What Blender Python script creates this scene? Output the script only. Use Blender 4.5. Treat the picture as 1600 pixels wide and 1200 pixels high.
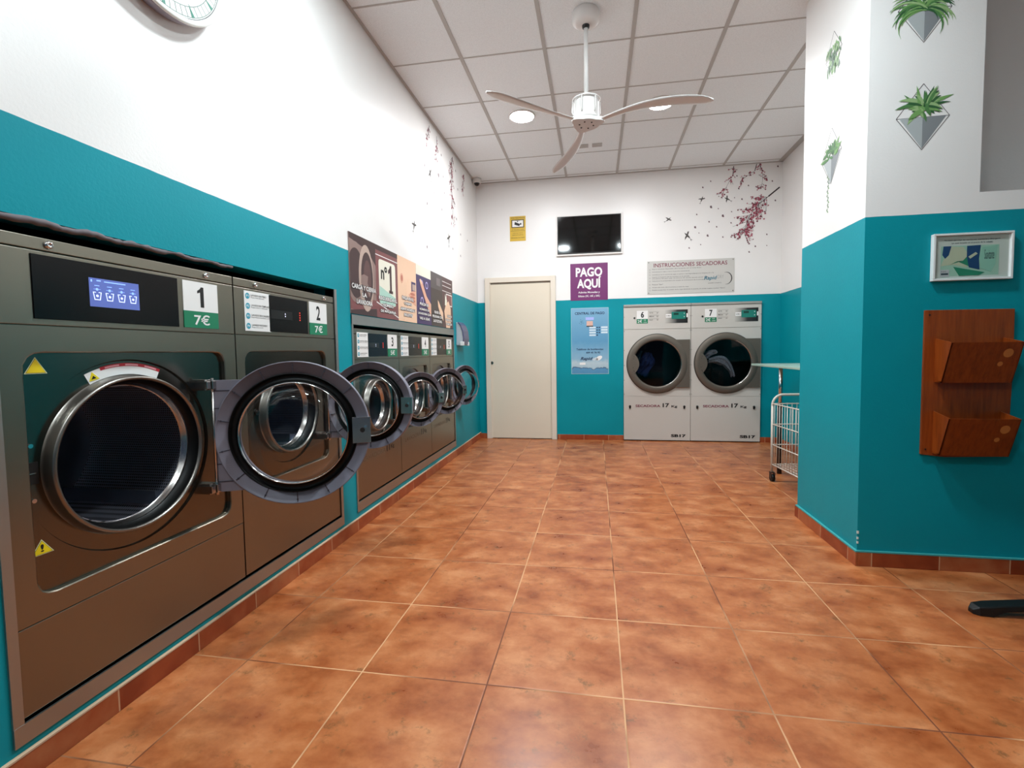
import bpy, math, random
from mathutils import Vector, Matrix

random.seed(7)
PI = math.pi
for o in list(bpy.data.objects):
    bpy.data.objects.remove(o, do_unlink=True)
SC = bpy.context.scene
COL = SC.collection

# ---------------------------------------------------------------- camera
yaw, pitch, roll = -.1637, -.0545, -.0141
cam_data = bpy.data.cameras.new('camera')
cam = bpy.data.objects.new('camera', cam_data)
COL.objects.link(cam)
fw = Vector((math.sin(yaw) * math.cos(pitch), math.cos(yaw) * math.cos(pitch), math.sin(pitch)))
r0 = Vector((math.cos(yaw), -math.sin(yaw), 0))
u0 = r0.cross(fw)
rt = r0 * math.cos(roll) + u0 * math.sin(roll)
up = -r0 * math.sin(roll) + u0 * math.cos(roll)
M = Matrix((rt, up, -fw)).transposed().to_4x4()
M.translation = Vector((1.4808, 0, 1.1004))
cam.matrix_world = M
cam_data.sensor_fit = 'HORIZONTAL'
cam_data.sensor_width = 36
cam_data.lens = 737.42 / 1600 * 36
cam_data.shift_x = -10.16 / 1600
cam_data.shift_y = -9.75 / 1600
cam_data.clip_start = .02
SC.camera = cam

# ---------------------------------------------------------------- world (night street, faint blue through the shop front)
W = bpy.data.worlds.new('world')
SC.world = W
W.use_nodes = True
W.node_tree.nodes['Background'].inputs[0].default_value = (.35, .55, 1, 1)
W.node_tree.nodes['Background'].inputs[1].default_value = .10

SC.view_settings.view_transform = 'Standard'
SC.view_settings.look = 'None'
SC.view_settings.gamma = 1
SC.view_settings.use_curve_mapping = False
SC.view_settings.exposure = 0.0
LAMP = 365.0            # radiance of the downlight diffusers
LAMP_COL = (.96, .98, 1)
LAMP_COOL = (.84, .96, 1)

# ---------------------------------------------------------------- materials
def lin(h):
    h = h.lstrip('#')
    c = [int(h[i:i + 2], 16) / 255 for i in (0, 2, 4)]
    return tuple(x / 12.92 if x <= .04045 else ((x + .055) / 1.055) ** 2.4 for x in c) + (1,)

MATS = {}
def mat(name, col, rough=.5, metal=0, emit=0, spec=.5):
    if name in MATS:
        return MATS[name]
    m = bpy.data.materials.new(name)
    m.use_nodes = True
    b = m.node_tree.nodes['Principled BSDF']
    c = lin(col) if isinstance(col, str) else tuple(col) + (1,)
    b.inputs['Base Color'].default_value = c
    b.inputs['Roughness'].default_value = rough
    b.inputs['Metallic'].default_value = metal
    b.inputs['Specular IOR Level'].default_value = spec
    if emit:
        b.inputs['Emission Color'].default_value = c
        b.inputs['Emission Strength'].default_value = emit
    MATS[name] = m
    return m

def N(m, t, **kw):
    n = m.node_tree.nodes.new(t)
    for k, v in kw.items():
        setattr(n, k, v)
    return n
def L(m, a, b):
    m.node_tree.links.new(a, b)
def bsdf(m):
    return m.node_tree.nodes['Principled BSDF']
def math_(m, op, a, b=None, c=None):
    n = N(m, 'ShaderNodeMath', operation=op)
    for i, v in enumerate((a, b, c)):
        if v is None:
            continue
        if isinstance(v, (int, float)):
            n.inputs[i].default_value = v
        else:
            L(m, v, n.inputs[i])
    return n.outputs[0]
def mixc(m, f, a, b):
    n = N(m, 'ShaderNodeMix', data_type='RGBA')
    for s, v in ((n.inputs[0], f), (n.inputs[6], a), (n.inputs[7], b)):
        if isinstance(v, (int, float)):
            s.default_value = v
        elif isinstance(v, tuple):
            s.default_value = v
        else:
            L(m, v, s)
    return n.outputs[2]
def noise(m, vec, scale, detail=2, rough=.5):
    n = N(m, 'ShaderNodeTexNoise')
    L(m, vec, n.inputs['Vector'])
    n.inputs['Scale'].default_value = scale
    n.inputs['Detail'].default_value = detail
    n.inputs['Roughness'].default_value = rough
    return n.outputs[0]
def ramp(m, f, stops):
    n = N(m, 'ShaderNodeValToRGB')
    cr = n.color_ramp
    while len(cr.elements) < len(stops):
        cr.elements.new(.5)
    for e, (p, c) in zip(cr.elements, stops):
        e.position = p
        e.color = lin(c) if isinstance(c, str) else c
    L(m, f, n.inputs[0])
    return n.outputs[0]
def bump(m, h, strength, dist=.002):
    n = N(m, 'ShaderNodeBump')
    n.inputs['Strength'].default_value = strength
    n.inputs['Distance'].default_value = dist
    L(m, h, n.inputs['Height'])
    L(m, n.outputs[0], bsdf(m).inputs['Normal'])

ZT = 1.73
def wall_paint(name, white, teal, split=True, rough=.36):
    m = mat(name, white, rough)
    g = N(m, 'ShaderNodeNewGeometry')
    s = N(m, 'ShaderNodeSeparateXYZ')
    L(m, g.outputs['Position'], s.inputs[0])
    n1 = noise(m, g.outputs['Position'], 3.0, 3)
    wc = mixc(m, n1, lin(white), tuple(c * .93 for c in lin(white)[:3]) + (1,))
    if split:
        jit = math_(m, 'MULTIPLY', math_(m, 'SUBTRACT', noise(m, g.outputs['Position'], 9, 2), .5), .004)
        above = math_(m, 'GREATER_THAN', math_(m, 'ADD', s.outputs[2], jit), ZT)
        tc = mixc(m, n1, lin(teal), tuple(c * .86 for c in lin(teal)[:3]) + (1,))
        L(m, mixc(m, above, tc, wc), bsdf(m).inputs['Base Color'])
        L(m, math_(m, 'MULTIPLY_ADD', above, .30, .20), bsdf(m).inputs['Specular IOR Level'])
        L(m, math_(m, 'MULTIPLY_ADD', above, -.12, .48), bsdf(m).inputs['Roughness'])
    else:
        L(m, wc, bsdf(m).inputs['Base Color'])
    bump(m, noise(m, g.outputs['Position'], 90, 3, .6), .22, .0025)
    return m

M_wall = wall_paint('wall_paint', '#ebe9e7', '#0092a0')
M_dark = mat('light_block_black', '#0a0a0a', .9)  # stands in for darkness inside the added box behind the machines

def floor_mat():
    m = mat('terracotta_tiles', '#c07850', .3, spec=.4)
    g = N(m, 'ShaderNodeNewGeometry')
    s = N(m, 'ShaderNodeSeparateXYZ')
    L(m, g.outputs['Position'], s.inputs[0])
    T = .4432
    ux = math_(m, 'DIVIDE', math_(m, 'SUBTRACT', s.outputs[0], 1.5604 - 10 * T), T)
    uy = math_(m, 'DIVIDE', math_(m, 'SUBTRACT', s.outputs[1], 1.9113 - 20 * T), T)
    fx, fy = math_(m, 'FRACT', ux), math_(m, 'FRACT', uy)
    def edge(f):
        return math_(m, 'MINIMUM', f, math_(m, 'SUBTRACT', 1, f))
    e = math_(m, 'MINIMUM', edge(fx), edge(fy))
    grout = math_(m, 'LESS_THAN', e, .0055)
    cx, cy = math_(m, 'FLOOR', ux), math_(m, 'FLOOR', uy)
    cb = N(m, 'ShaderNodeCombineXYZ')
    L(m, cx, cb.inputs[0]); L(m, cy, cb.inputs[1])
    wn = N(m, 'ShaderNodeTexWhiteNoise', noise_dimensions='3D')
    L(m, cb.outputs[0], wn.inputs['Vector'])
    vm = N(m, 'ShaderNodeVectorMath', operation='MULTIPLY_ADD')
    L(m, wn.outputs['Color'], vm.inputs[0]); vm.inputs[1].default_value = (40, 40, 40)
    L(m, g.outputs['Position'], vm.inputs[2])
    v = vm.outputs[0]
    st = N(m, 'ShaderNodeVectorMath', operation='MULTIPLY')
    L(m, v, st.inputs[0]); st.inputs[1].default_value = (.95, 1.25, 1)
    cloud = noise(m, st.outputs[0], 6.0, 6, .6)
    c1 = ramp(m, cloud, [(.30, '#8a431e'), (.42, '#a3592f'), (.54, '#b36a3d'), (.70, '#c68254')])
    blot = noise(m, st.outputs[0], 9.0, 5, .7)
    bf = ramp(m, blot, [(.50, (0, 0, 0, 1)), (.74, (1, 1, 1, 1))])
    c2 = mixc(m, math_(m, 'MULTIPLY', bf, .6), c1, lin('#80401c'))
    vein = noise(m, v, 15.0, 7, .8)
    vf = ramp(m, vein, [(.57, (0, 0, 0, 1)), (.66, (1, 1, 1, 1))])
    c3 = mixc(m, math_(m, 'MULTIPLY', vf, .6), c2, lin('#5e4628'))
    gn = noise(m, g.outputs['Position'], 2.2, 2)
    gc = ramp(m, gn, [(.42, '#6f3a20'), (.56, '#cf9c70')])
    L(m, mixc(m, grout, c3, gc), bsdf(m).inputs['Base Color'])
    rr = math_(m, 'MULTIPLY_ADD', cloud, .20, .21)
    rr2 = math_(m, 'ADD', rr, math_(m, 'MULTIPLY', grout, .3))
    L(m, rr2, bsdf(m).inputs['Roughness'])
    h = math_(m, 'MULTIPLY', math_(m, 'MINIMUM', e, .012), 80)
    h2 = math_(m, 'ADD', h, math_(m, 'MULTIPLY', noise(m, g.outputs['Position'], 14, 3), .35))
    bump(m, h2, .25, .0015)
    return m
M_floor = floor_mat()

def skirting_mat():
    m = mat('terracotta_skirting', '#a85532', .35)
    g = N(m, 'ShaderNodeNewGeometry')
    s = N(m, 'ShaderNodeSeparateXYZ')
    L(m, g.outputs['Position'], s.inputs[0])
    a = math_(m, 'ADD', s.outputs[0], s.outputs[1])
    u = math_(m, 'DIVIDE', a, .30)
    f = math_(m, 'FRACT', u)
    e = math_(m, 'MINIMUM', f, math_(m, 'SUBTRACT', 1, f))
    gr = math_(m, 'LESS_THAN', e, .008)
    wn = N(m, 'ShaderNodeTexWhiteNoise', noise_dimensions='1D')
    L(m, math_(m, 'FLOOR', u), wn.inputs['W'])
    c = noise(m, g.outputs['Position'], 12, 4)
    k = math_(m, 'ADD', math_(m, 'MULTIPLY', wn.outputs['Value'], .35), math_(m, 'MULTIPLY', c, .65))
    cc = ramp(m, k, [(.25, '#86351a'), (.5, '#9c4826'), (.8, '#b06a44')])
    L(m, mixc(m, gr, cc, lin('#c79a78')), bsdf(m).inputs['Base Color'])
    return m
M_skirt = skirting_mat()

def ceiling_mat():
    m = mat('mineral_ceiling_tile', '#c6c2be', .85, spec=.2)
    g = N(m, 'ShaderNodeNewGeometry')
    n1 = noise(m, g.outputs['Position'], 160, 2)
    L(m, ramp(m, n1, [(.3, '#e4e8ea'), (.6, '#eef2f4')]), bsdf(m).inputs['Base Color'])
    bump(m, n1, .15, .001)
    return m
M_ceil = ceiling_mat()
M_grid = mat('ceiling_grid_paint', '#b4b0ac', .6)

def steel(name, col, rough, streak=.08, axis=(1, 30, 1), metal=1.0):
    m = mat(name, col, rough, metal)
    tc = N(m, 'ShaderNodeTexCoord')
    mp = N(m, 'ShaderNodeMapping')
    L(m, tc.outputs['Object'], mp.inputs[0])
    mp.inputs['Scale'].default_value = axis
    n1 = noise(m, mp.outputs[0], 20, 3)
    L(m, math_(m, 'MULTIPLY_ADD', n1, streak * 2, rough - streak), bsdf(m).inputs['Roughness'])
    bump(m, n1, .03, .0006)
    return m
M_steel = steel('brushed_dark_steel', '#8c877a', .33, .05, (1, 1, 30))
M_recess = steel('door_seat_steel', '#6c6860', .2, .04, (1, 1, 20))
M_trim = steel('trim_aluminium', '#aaaca9', .42, .05, (2, 2, 2))
M_chrome = mat('chrome', '#d9d9dc', .12, 1)
M_brushed = mat('polished_steel', '#b9b5b2', .22, 1)
M_satin = mat('satin_collar_steel', '#8b8680', .34, 1)
M_black = mat('black_gloss_panel', '#030304', .22, spec=.25)
M_blackm = mat('black_plastic', '#0b0b0c', .45)
M_rubber = mat('black_rubber', '#050505', .45, spec=.3)
M_lav = mat('grey_door_plastic', '#7a7783', .5)
M_lavd = mat('dark_rib', '#3a3742', .6)
M_white = mat('label_white', '#e9e8e6', .4)
M_green = mat('label_green', '#157a56', .4)
M_ink = mat('ink_black', '#141414', .5)
M_teal = mat('teal_ink', '#2f9ab0', .4)
M_yellow = mat('warning_yellow', '#e6cf16', .4)
M_pale = mat('pale_print', '#e9efc0', .4)

def drum_mat(name, col, rough, dots=True):
    m = mat(name, col, rough, 1)
    tc = N(m, 'ShaderNodeTexCoord')
    if dots:
        s = N(m, 'ShaderNodeSeparateXYZ')
        L(m, tc.outputs['Object'], s.inputs[0])
        # angle around and depth along the drum
        u = math_(m, 'MULTIPLY', s.outputs[2], 110)
        v = math_(m, 'MULTIPLY', s.outputs[1], 110)
        a = math_(m, 'SUBTRACT', math_(m, 'FRACT', u), .5)
        row = math_(m, 'MULTIPLY', math_(m, 'FLOOR', u), .5)
        b = math_(m, 'SUBTRACT', math_(m, 'FRACT', math_(m, 'ADD', v, row)), .5)
        d = math_(m, 'SQRT', math_(m, 'ADD', math_(m, 'MULTIPLY', a, a), math_(m, 'MULTIPLY', b, b)))
        hole = math_(m, 'LESS_THAN', d, .27)
        L(m, mixc(m, hole, lin(col), (.002, .002, .002, 1)), bsdf(m).inputs['Base Color'])
    return m
M_drum = drum_mat('perforated_drum', '#c2c4d2', .6)
M_drumback = drum_mat('drum_back_plate', '#9aa0ac', .42, False)

def glass_mat(gname, tint, ior):
    m = bpy.data.materials.new(gname)
    m.use_nodes = True
    nt = m.node_tree
    nt.nodes.clear()
    out = nt.nodes.new('ShaderNodeOutputMaterial')
    tr = nt.nodes.new('ShaderNodeBsdfTransparent'); tr.inputs[0].default_value = tint
    gl = nt.nodes.new('ShaderNodeBsdfGlossy'); gl.inputs[1].default_value = .03
    fr = nt.nodes.new('ShaderNodeFresnel'); fr.inputs[0].default_value = ior
    mx = nt.nodes.new('ShaderNodeMixShader')
    nt.links.new(fr.outputs[0], mx.inputs[0])
    nt.links.new(tr.outputs[0], mx.inputs[1]); nt.links.new(gl.outputs[0], mx.inputs[2])
    nt.links.new(mx.outputs[0], out.inputs[0])
    MATS[gname] = m
    return m
M_glass = glass_mat('door_glass', (.9, .92, .92, 1), 1.5)
M_glass2 = glass_mat('tinted_glass', (.62, .64, .68, 1), 1.38)

# ---------------------------------------------------------------- mesh builder; local frame: x across, -y towards the viewer (n = outwards), z up
class MB:
    def __init__(s):
        s.v, s.f, s.m, s.s = [], [], [], []
    def add(s, vs, fs, mi=0, sm=False):
        o = len(s.v)
        s.v += [tuple(v) for v in vs]
        for f in fs:
            s.f.append([i + o for i in f]); s.m.append(mi); s.s.append(sm)
        return s
    def box(s, x0, x1, y0, y1, z0, z1, mi=0):
        x0, x1 = sorted((x0, x1)); y0, y1 = sorted((y0, y1)); z0, z1 = sorted((z0, z1))
        vs = [(x0, y0, z0), (x1, y0, z0), (x1, y1, z0), (x0, y1, z0), (x0, y0, z1), (x1, y0, z1), (x1, y1, z1), (x0, y1, z1)]
        return s.add(vs, [(0, 3, 2, 1), (4, 5, 6, 7), (0, 1, 5, 4), (1, 2, 6, 5), (2, 3, 7, 6), (3, 0, 4, 7)], mi)
    def pl(s, u0_, u1_, z0, z1, n0, n1, mi=0):          # flat plate on a wall face
        return s.box(u0_, u1_, -n1, -n0, z0, z1, mi)
    def prism(s, poly, n0, n1, mi=0):                    # polygon (u,z) counter-clockwise, from depth n0 to n1
        k = len(poly)
        vs = [(u, -n1, z) for u, z in poly] + [(u, -n0, z) for u, z in poly]
        fs = [tuple(range(k)), tuple(range(2 * k - 1, k - 1, -1))]
        fs += [((i + 1) % k, i, k + i, k + (i + 1) % k) for i in range(k)]
        return s.add(vs, fs, mi)
    def lathe(s, prof, cx=0, cz=0, n=64, mi=0, sm=True, a0=0, a1=2 * PI):   # profile (r, n) about the outward axis
        full = abs(a1 - a0 - 2 * PI) < 1e-6
        k = n if full else n + 1
        vs = []
        for r, d in prof:
            for i in range(k):
                a = a0 + (a1 - a0) * i / n
                vs.append((cx + r * math.cos(a), -d, cz + r * math.sin(a)))
        fs = []
        for j in range(len(prof) - 1):
            for i in range(n):
                i2 = (i + 1) % k
                fs.append((j * k + i, j * k + i2, (j + 1) * k + i2, (j + 1) * k + i))
        return s.add(vs, fs, mi, sm)
    def disc(s, cx, cz, r, n0, n1, k=32, mi=0):
        return s.prism([(cx + r * math.cos(2 * PI * i / k), cz + r * math.sin(2 * PI * i / k)) for i in range(k)], n0, n1, mi)
    def vlathe(s, prof, cx=0, cy=0, n=40, mi=0, sm=True):  # profile (r, z) about a vertical axis
        vs = []
        for r, z in prof:
            for i in range(n):
                a = 2 * PI * i / n
                vs.append((cx + r * math.cos(a), cy + r * math.sin(a), z))
        fs = []
        for j in range(len(prof) - 1):
            for i in range(n):
                i2 = (i + 1) % n
                fs.append((j * n + i, j * n + i2, (j + 1) * n + i2, (j + 1) * n + i))
        return s.add(vs, fs, mi, sm)
    def tube(s, path, r, n=8, mi=0, caps=True):
        path = [Vector(p) for p in path]
        rr = r if isinstance(r, (list, tuple)) else [r] * len(path)
        rings = []
        prev = None
        for i, p in enumerate(path):
            d = (path[min(i + 1, len(path) - 1)] - path[max(i - 1, 0)]).normalized()
            if prev is None:
                a = d.orthogonal().normalized()
            else:
                a = (prev - d * prev.dot(d)).normalized()
            prev = a
            b = d.cross(a)
            rings.append([p + (a * math.cos(2 * PI * k / n) + b * math.sin(2 * PI * k / n)) * rr[i] for k in range(n)])
        vs = [v for rg in rings for v in rg]
        fs = []
        for j in range(len(path) - 1):
            for k in range(n):
                k2 = (k + 1) % n
                fs.append((j * n + k, j * n + k2, (j + 1) * n + k2, (j + 1) * n + k))
        s.add(vs, fs, mi, True)
        if caps:
            o = len(s.v) - len(vs)
            s.f.append([o + k for k in range(n - 1, -1, -1)]); s.m.append(mi); s.s.append(False)
            s.f.append([o + (len(path) - 1) * n + k for k in range(n)]); s.m.append(mi); s.s.append(False)
        return s
    def strip(s, la, lb, mi=0, sm=False):                # skin between two closed loops of equal length
        k = len(la)
        return s.add(list(la) + list(lb), [(i, (i + 1) % k, k + (i + 1) % k, k + i) for i in range(k)], mi, sm)
    def shift(s, dx=0, dy=0, dz=0):
        s.v = [(x + dx, y + dy, z + dz) for x, y, z in s.v]
        return s
    def build(s, name, mats, parent=None, bevel=0, loc=None, rz=None):
        me = bpy.data.meshes.new(name)
        me.from_pydata(s.v, [], s.f)
        for m in (mats if isinstance(mats, (list, tuple)) else [mats]):
            me.materials.append(m)
        me.polygons.foreach_set('material_index', s.m)
        me.polygons.foreach_set('use_smooth', s.s)
        me.update()
        o = bpy.data.objects.new(name, me)
        COL.objects.link(o)
        if parent:
            o.parent = parent
        if loc:
            o.location = loc
        if rz:
            o.rotation_euler.z = rz
        if bevel:
            b = o.modifiers.new('bevel', 'BEVEL')
            b.width = bevel; b.segments = 2; b.limit_method = 'ANGLE'; b.angle_limit = .6
        return o

def empty(name, loc, rz=0):
    o = bpy.data.objects.new(name, None)
    o.empty_display_size = .1
    COL.objects.link(o)
    o.location = loc
    o.rotation_euler.z = rz
    return o
def tag(o, label=None, cat=None, group=None, kind=None):
    if label: o['label'] = label
    if cat: o['category'] = cat
    if group: o['group'] = group
    if kind: o['kind'] = kind
    return o
def struct(name, mb, m, bevel=0, parent=None):
    o = mb.build(name, m, parent, bevel)
    if not parent:
        o['kind'] = 'structure'
    return o
RL, RB, RP = PI / 2, 0, -PI / 2                          # facing out of the left wall, the back wall, the pillar side

# text fitted into a box (u0,u1,z0,z1) at depth n, added to an MB
_tc = {}
def text_into(mb, s_, u0_, u1_, z0, z1, n=.0012, mi=0, bold=0.0, shear=0, d=.0006):
    key = (s_, bold, shear)
    if key not in _tc:
        cu = bpy.data.curves.new('t', 'FONT')
        cu.body = s_; cu.size = 1; cu.offset = bold; cu.shear = shear; cu.resolution_u = 3; cu.extrude = 0
        ob = bpy.data.objects.new('t', cu)
        COL.objects.link(ob)
        bpy.context.view_layer.update()
        me = bpy.data.meshes.new_from_object(ob.evaluated_get(bpy.context.evaluated_depsgraph_get()))
        _tc[key] = ([tuple(v.co) for v in me.vertices], [tuple(p.vertices) for p in me.polygons])
        bpy.data.objects.remove(ob); bpy.data.curves.remove(cu); bpy.data.meshes.remove(me)
    vs, fs = _tc[key]
    if not vs:
        return
    xa, xb = min(v[0] for v in vs), max(v[0] for v in vs)
    ya, yb = min(v[1] for v in vs), max(v[1] for v in vs)
    sx, sy = (u1_ - u0_) / (xb - xa), (z1 - z0) / (yb - ya)
    mb.add([(u0_ + (x - xa) * sx, -n, z0 + (y - ya) * sy) for x, y, z in vs], fs, mi)

def digit_one(mb, u0_, u1_, z0, z1, n, mi=0, foot=False):
    w_, h = u1_ - u0_, z1 - z0
    mb.prism([(u0_ + w_ * .45, z0), (u1_, z0), (u1_, z1), (u0_ + w_ * .60, z1), (u0_ + w_ * .45, z0 + h * .86)], n - .0006, n, mi)
    mb.prism([(u0_, z0 + h * .68), (u0_ + w_ * .5, z0 + h * .74), (u0_ + w_ * .62, z1), (u0_ + w_ * .42, z0 + h * .90), (u0_, z0 + h * .80)], n - .0006, n + .0001, mi)
    if foot:
        mb.prism([(u0_ + w_ * .18, z0), (u1_ + w_ * .28, z0), (u1_ + w_ * .28, z0 + h * .10), (u0_ + w_ * .18, z0 + h * .10)], n - .0006, n + .0002, mi)
def loop_rect(cx, cz, x0, x1, z0, z1, angs, n, rad=0):   # rectangle outline hit by rays from (cx,cz), optional rounded corners
    out = []
    for a in angs:
        dx, dz = math.cos(a), math.sin(a)
        t = 1e9
        if dx > 1e-9: t = min(t, (x1 - cx) / dx)
        if dx < -1e-9: t = min(t, (x0 - cx) / dx)
        if dz > 1e-9: t = min(t, (z1 - cz) / dz)
        if dz < -1e-9: t = min(t, (z0 - cz) / dz)
        px, pz = cx + dx * t, cz + dz * t
        if rad:
            ox = x1 - rad if px > x1 - rad else (x0 + rad if px < x0 + rad else None)
            oz = z1 - rad if pz > z1 - rad else (z0 + rad if pz < z0 + rad else None)
            if ox is not None and oz is not None:
                # ray against the corner circle
                fx, fz = cx - ox, cz - oz
                b = fx * dx + fz * dz
                c = fx * fx + fz * fz - rad * rad
                D = b * b - c
                if D > 0:
                    tt = -b + math.sqrt(D)
                    px, pz = cx + dx * tt, cz + dz * tt
        out.append((px, -n, pz))
    return out
def loop_circ(cx, cz, r, angs, n):
    return [(cx + r * math.cos(a), -n, cz + r * math.sin(a)) for a in angs]
def angset(cx, cz, rects, n=128):
    s = {round(2 * PI * i / n, 6) for i in range(n)}
    for (x0, x1, z0, z1) in rects:
        for x in (x0, x1):
            for z in (z0, z1):
                s.add(round(math.atan2(z - cz, x - cx) % (2 * PI), 6))
    return sorted(s)

# ================================================================= SETTING
H = 3.214
D = 5.887
PX, PY0, PY1 = 2.774, 2.576, 3.29
AX = 3.577
fl = MB().box(-.12, 5.0, -1.4, D + .1, -.08, 0)
struct('floor', fl, M_floor)
ce = MB().box(-.12, 5.0, -1.4, D + .1, H, H + .06)
ceil = struct('ceiling', ce, M_ceil)
g = MB()
for k in range(-1, 8):
    x = .5347 + .6 * k
    if 0 < x < 5: g.box(x - .013, x + .013, -1.4, D, H - .004, H)
for k in range(-8, 5):
    y = 3.4057 + .6 * k
    g.box(0, 5, y - .006, y + .006, H - .0025, H)
g.box(0, 5, D - .022, D, H - .006, H).box(0, .02, -1.4, D, H - .006, H).box(AX - .03, AX, PY1, D, H - .006, H)
tb = g.build('ceiling_grid', M_grid, ceil)

# left wall with two machine openings
G1 = (.953, 2.512, .150, 1.474)
G2 = (2.716, 4.785, .172, 1.285)
w = MB()
T = .12
w.box(-T, 0, -1.4, G1[0], 0, H).box(-T, 0, G1[0], G1[1], 0, G1[2]).box(-T, 0, G1[0], G1[1], G1[3], H)
w.box(-T, 0, G1[1], G2[0], 0, H).box(-T, 0, G2[0], G2[1], 0, G2[2]).box(-T, 0, G2[0], G2[1], G2[3], H)
w.box(-T, 0, G2[1], D, 0, H)
struct('wall_left', w, M_wall)
# added black box behind the machines, keeps world light out of the openings
w = MB()
w.box(-1.1, -1.05, .7, 5.1, 0, 1.8).box(-1.05, -T, .7, .75, 0, 1.8).box(-1.05, -T, 5.05, 5.1, 0, 1.8).box(-1.05, -T, .75, 5.05, 1.75, 1.8).box(-1.05, -T, .75, 5.05, 0, .04)
struct('wall_light_block', w, M_dark)
# back wall with dryer opening
DX0, DX1, DZ = 1.808, 3.368, 1.65
w = MB()
w.box(0, DX0, D, D + .1, 0, H).box(DX0, DX1, D, D + .1, DZ, H).box(DX1, 5, D, D + .1, 0, H)
struct('wall_back', w, M_wall)
# pillar block with a niche
w = MB()
NX, NZ = 3.256, 1.818
w.box(PX, NX, PY0, PY1, 0, H).box(NX, 5, PY0, PY1, 0, NZ).box(NX, 5, PY0 + .42, PY1, NZ, H).box(4.2, 5, PY0, PY0 + .42, NZ, H)
struct('wall_pillar', w, M_wall)
struct('wall_alcove', MB().box(AX, AX + .1, PY1, D, 0, H), M_wall)
struct('wall_right', MB().box(5.0, 5.1, -1.4, PY1, 0, H), M_wall)
# shop front behind the camera: low sill, lintel and jambs round the glazing
w = MB()
w.box(-.12, .35, -1.5, -1.4, 0, H).box(3.6, 5.1, -1.5, -1.4, 0, H).box(.35, 3.6, -1.5, -1.4, 2.35, H).box(.35, 3.6, -1.5, -1.4, 0, .25)
struct('wall_front', w, M_wall)
fr = MB()
for x in (.35, 1.4, 2.5, 3.56): fr.box(x, x + .04, -1.47, -1.43, .25, 2.35)
fr.box(.35, 3.6, -1.47, -1.43, .25, .29).box(.35, 3.6, -1.47, -1.43, 2.31, 2.35)
struct('window_1', fr, M_trim)

# skirtings
SK = .072
struct('baseboard_left', MB().box(0, .012, -1.4, D, 0, SK), M_skirt, .002)
struct('baseboard_back', MB().box(.997, DX0, D - .012, D, 0, .062).box(DX1, AX, D - .012, D, 0, .062).box(.012, .095, D - .012, D, 0, .062), M_skirt, .002)
struct('baseboard_pillar', MB().box(PX - .012, PX, PY0 - .012, PY1 + .012, 0, SK).box(PX, 5, PY0 - .012, PY0, 0, SK).box(PX, AX, PY1, PY1 + .012, 0, SK), M_skirt, .002)
struct('baseboard_alcove', MB().box(AX - .012, AX, PY1 + .012, D - .012, 0, .062), M_skirt, .002)
M_bead = mat('sealant_bead', '#3fa0a0', .5)
struct('trim_1', MB().box(PX - .013, PX, PY0 - .013, PY1, SK, SK + .007).box(PX, 5, PY0 - .013, PY0, SK, SK + .007), M_bead)
M_cream = mat('mortar_cream', '#c9a98c', .7)
struct('trim_2', MB().box(0, .013, -1.4, D, SK, SK + .005), M_cream)

# steel frames round the machine groups
def frame(name, g, side, bot, topz=None, split=()):
    m = MB()
    y0, y1, z0, z1 = g
    zt = z1 if topz is None else topz
    m.box(0, .006, y0 - side, y0, z0, zt)
    m.box(0, .006, y1, y1 + side, z0, zt)
    m.box(0, .007, y0 - side, y1 + side, z0 - bot, z0)
    if topz is not None:
        m.box(0, .007, y0 - side, y1 + side, z1, topz)
    # returned inner lips
    m.box(-.05, 0, y0 - .003, y0, z0, z1).box(-.05, 0, y1, y1 + .003, z0, z1).box(-.05, 0, y0, y1, z0 - .003, z0)
    return struct(name, m, M_trim)
frame('trim_3', G1, .024, .052)
frame('trim_4', G2, .018, .060, 1.345)
# torn foam strip at the top of the big opening
f = MB()
path, rad = [], []
random.seed(3)
for i in range(60):
    t = i / 59
    y = .96 + t * .80
    path.append((-.006 + random.uniform(-.002, .002), y, 1.468 - .003 * math.sin(i * .6) + random.uniform(-.0015, .0015)))
    rad.append(.010 * (1 - .35 * t) + random.uniform(-.002, .002))
f.tube(path, rad, 7)
struct('trim_5', f, mat('foam_grey', '#6c666a', .9))

# door in the back wall
dr = MB()
dx0, dx1, dz1 = .098, .990, 2.035
dr.box(dx0, dx0 + .062, D - .035, D, 0, dz1, 0).box(dx1 - .062, dx1, D - .035, D, 0, dz1, 0).box(dx0, dx1, D - .032, D, dz1 - .062, dz1, 0)
dr.box(dx0 + .062, dx0 + .07, D - .02, D, 0, dz1 - .062, 0)
M_cream_p = mat('cream_lacquer', '#ddd3c4', .45)
M_cream_d = mat('cream_door_leaf', '#dcd1be', .5)
d1 = struct('door_1', dr, M_cream_p, .003)
MB().box(dx0 + .070, dx1 - .064, D - .014, D - .001, .008, dz1 - .085).build('door_leaf', M_cream_d, d1, .002)
MB().box(dx0 + .062, dx1 - .062, D - .010, D - .0005, dz1 - .085, dz1 - .062).build('track_gap', mat('shadow_gap_paint', '#8f8577', .7), d1)
k = MB().disc(0, 0, .020, 0, .006, 24, 0).disc(0, 0, .013, .006, .009, 24, 1).prism([(-.003, -.008), (.003, -.008), (.003, .004), (-.003, .004)], .009, .0095, 2)
k.build('door_lock', [M_brushed, mat('lock_brass', '#8c8374', .3, 1), M_ink], d1, 0, (.172, D - .014, .967))

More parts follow.
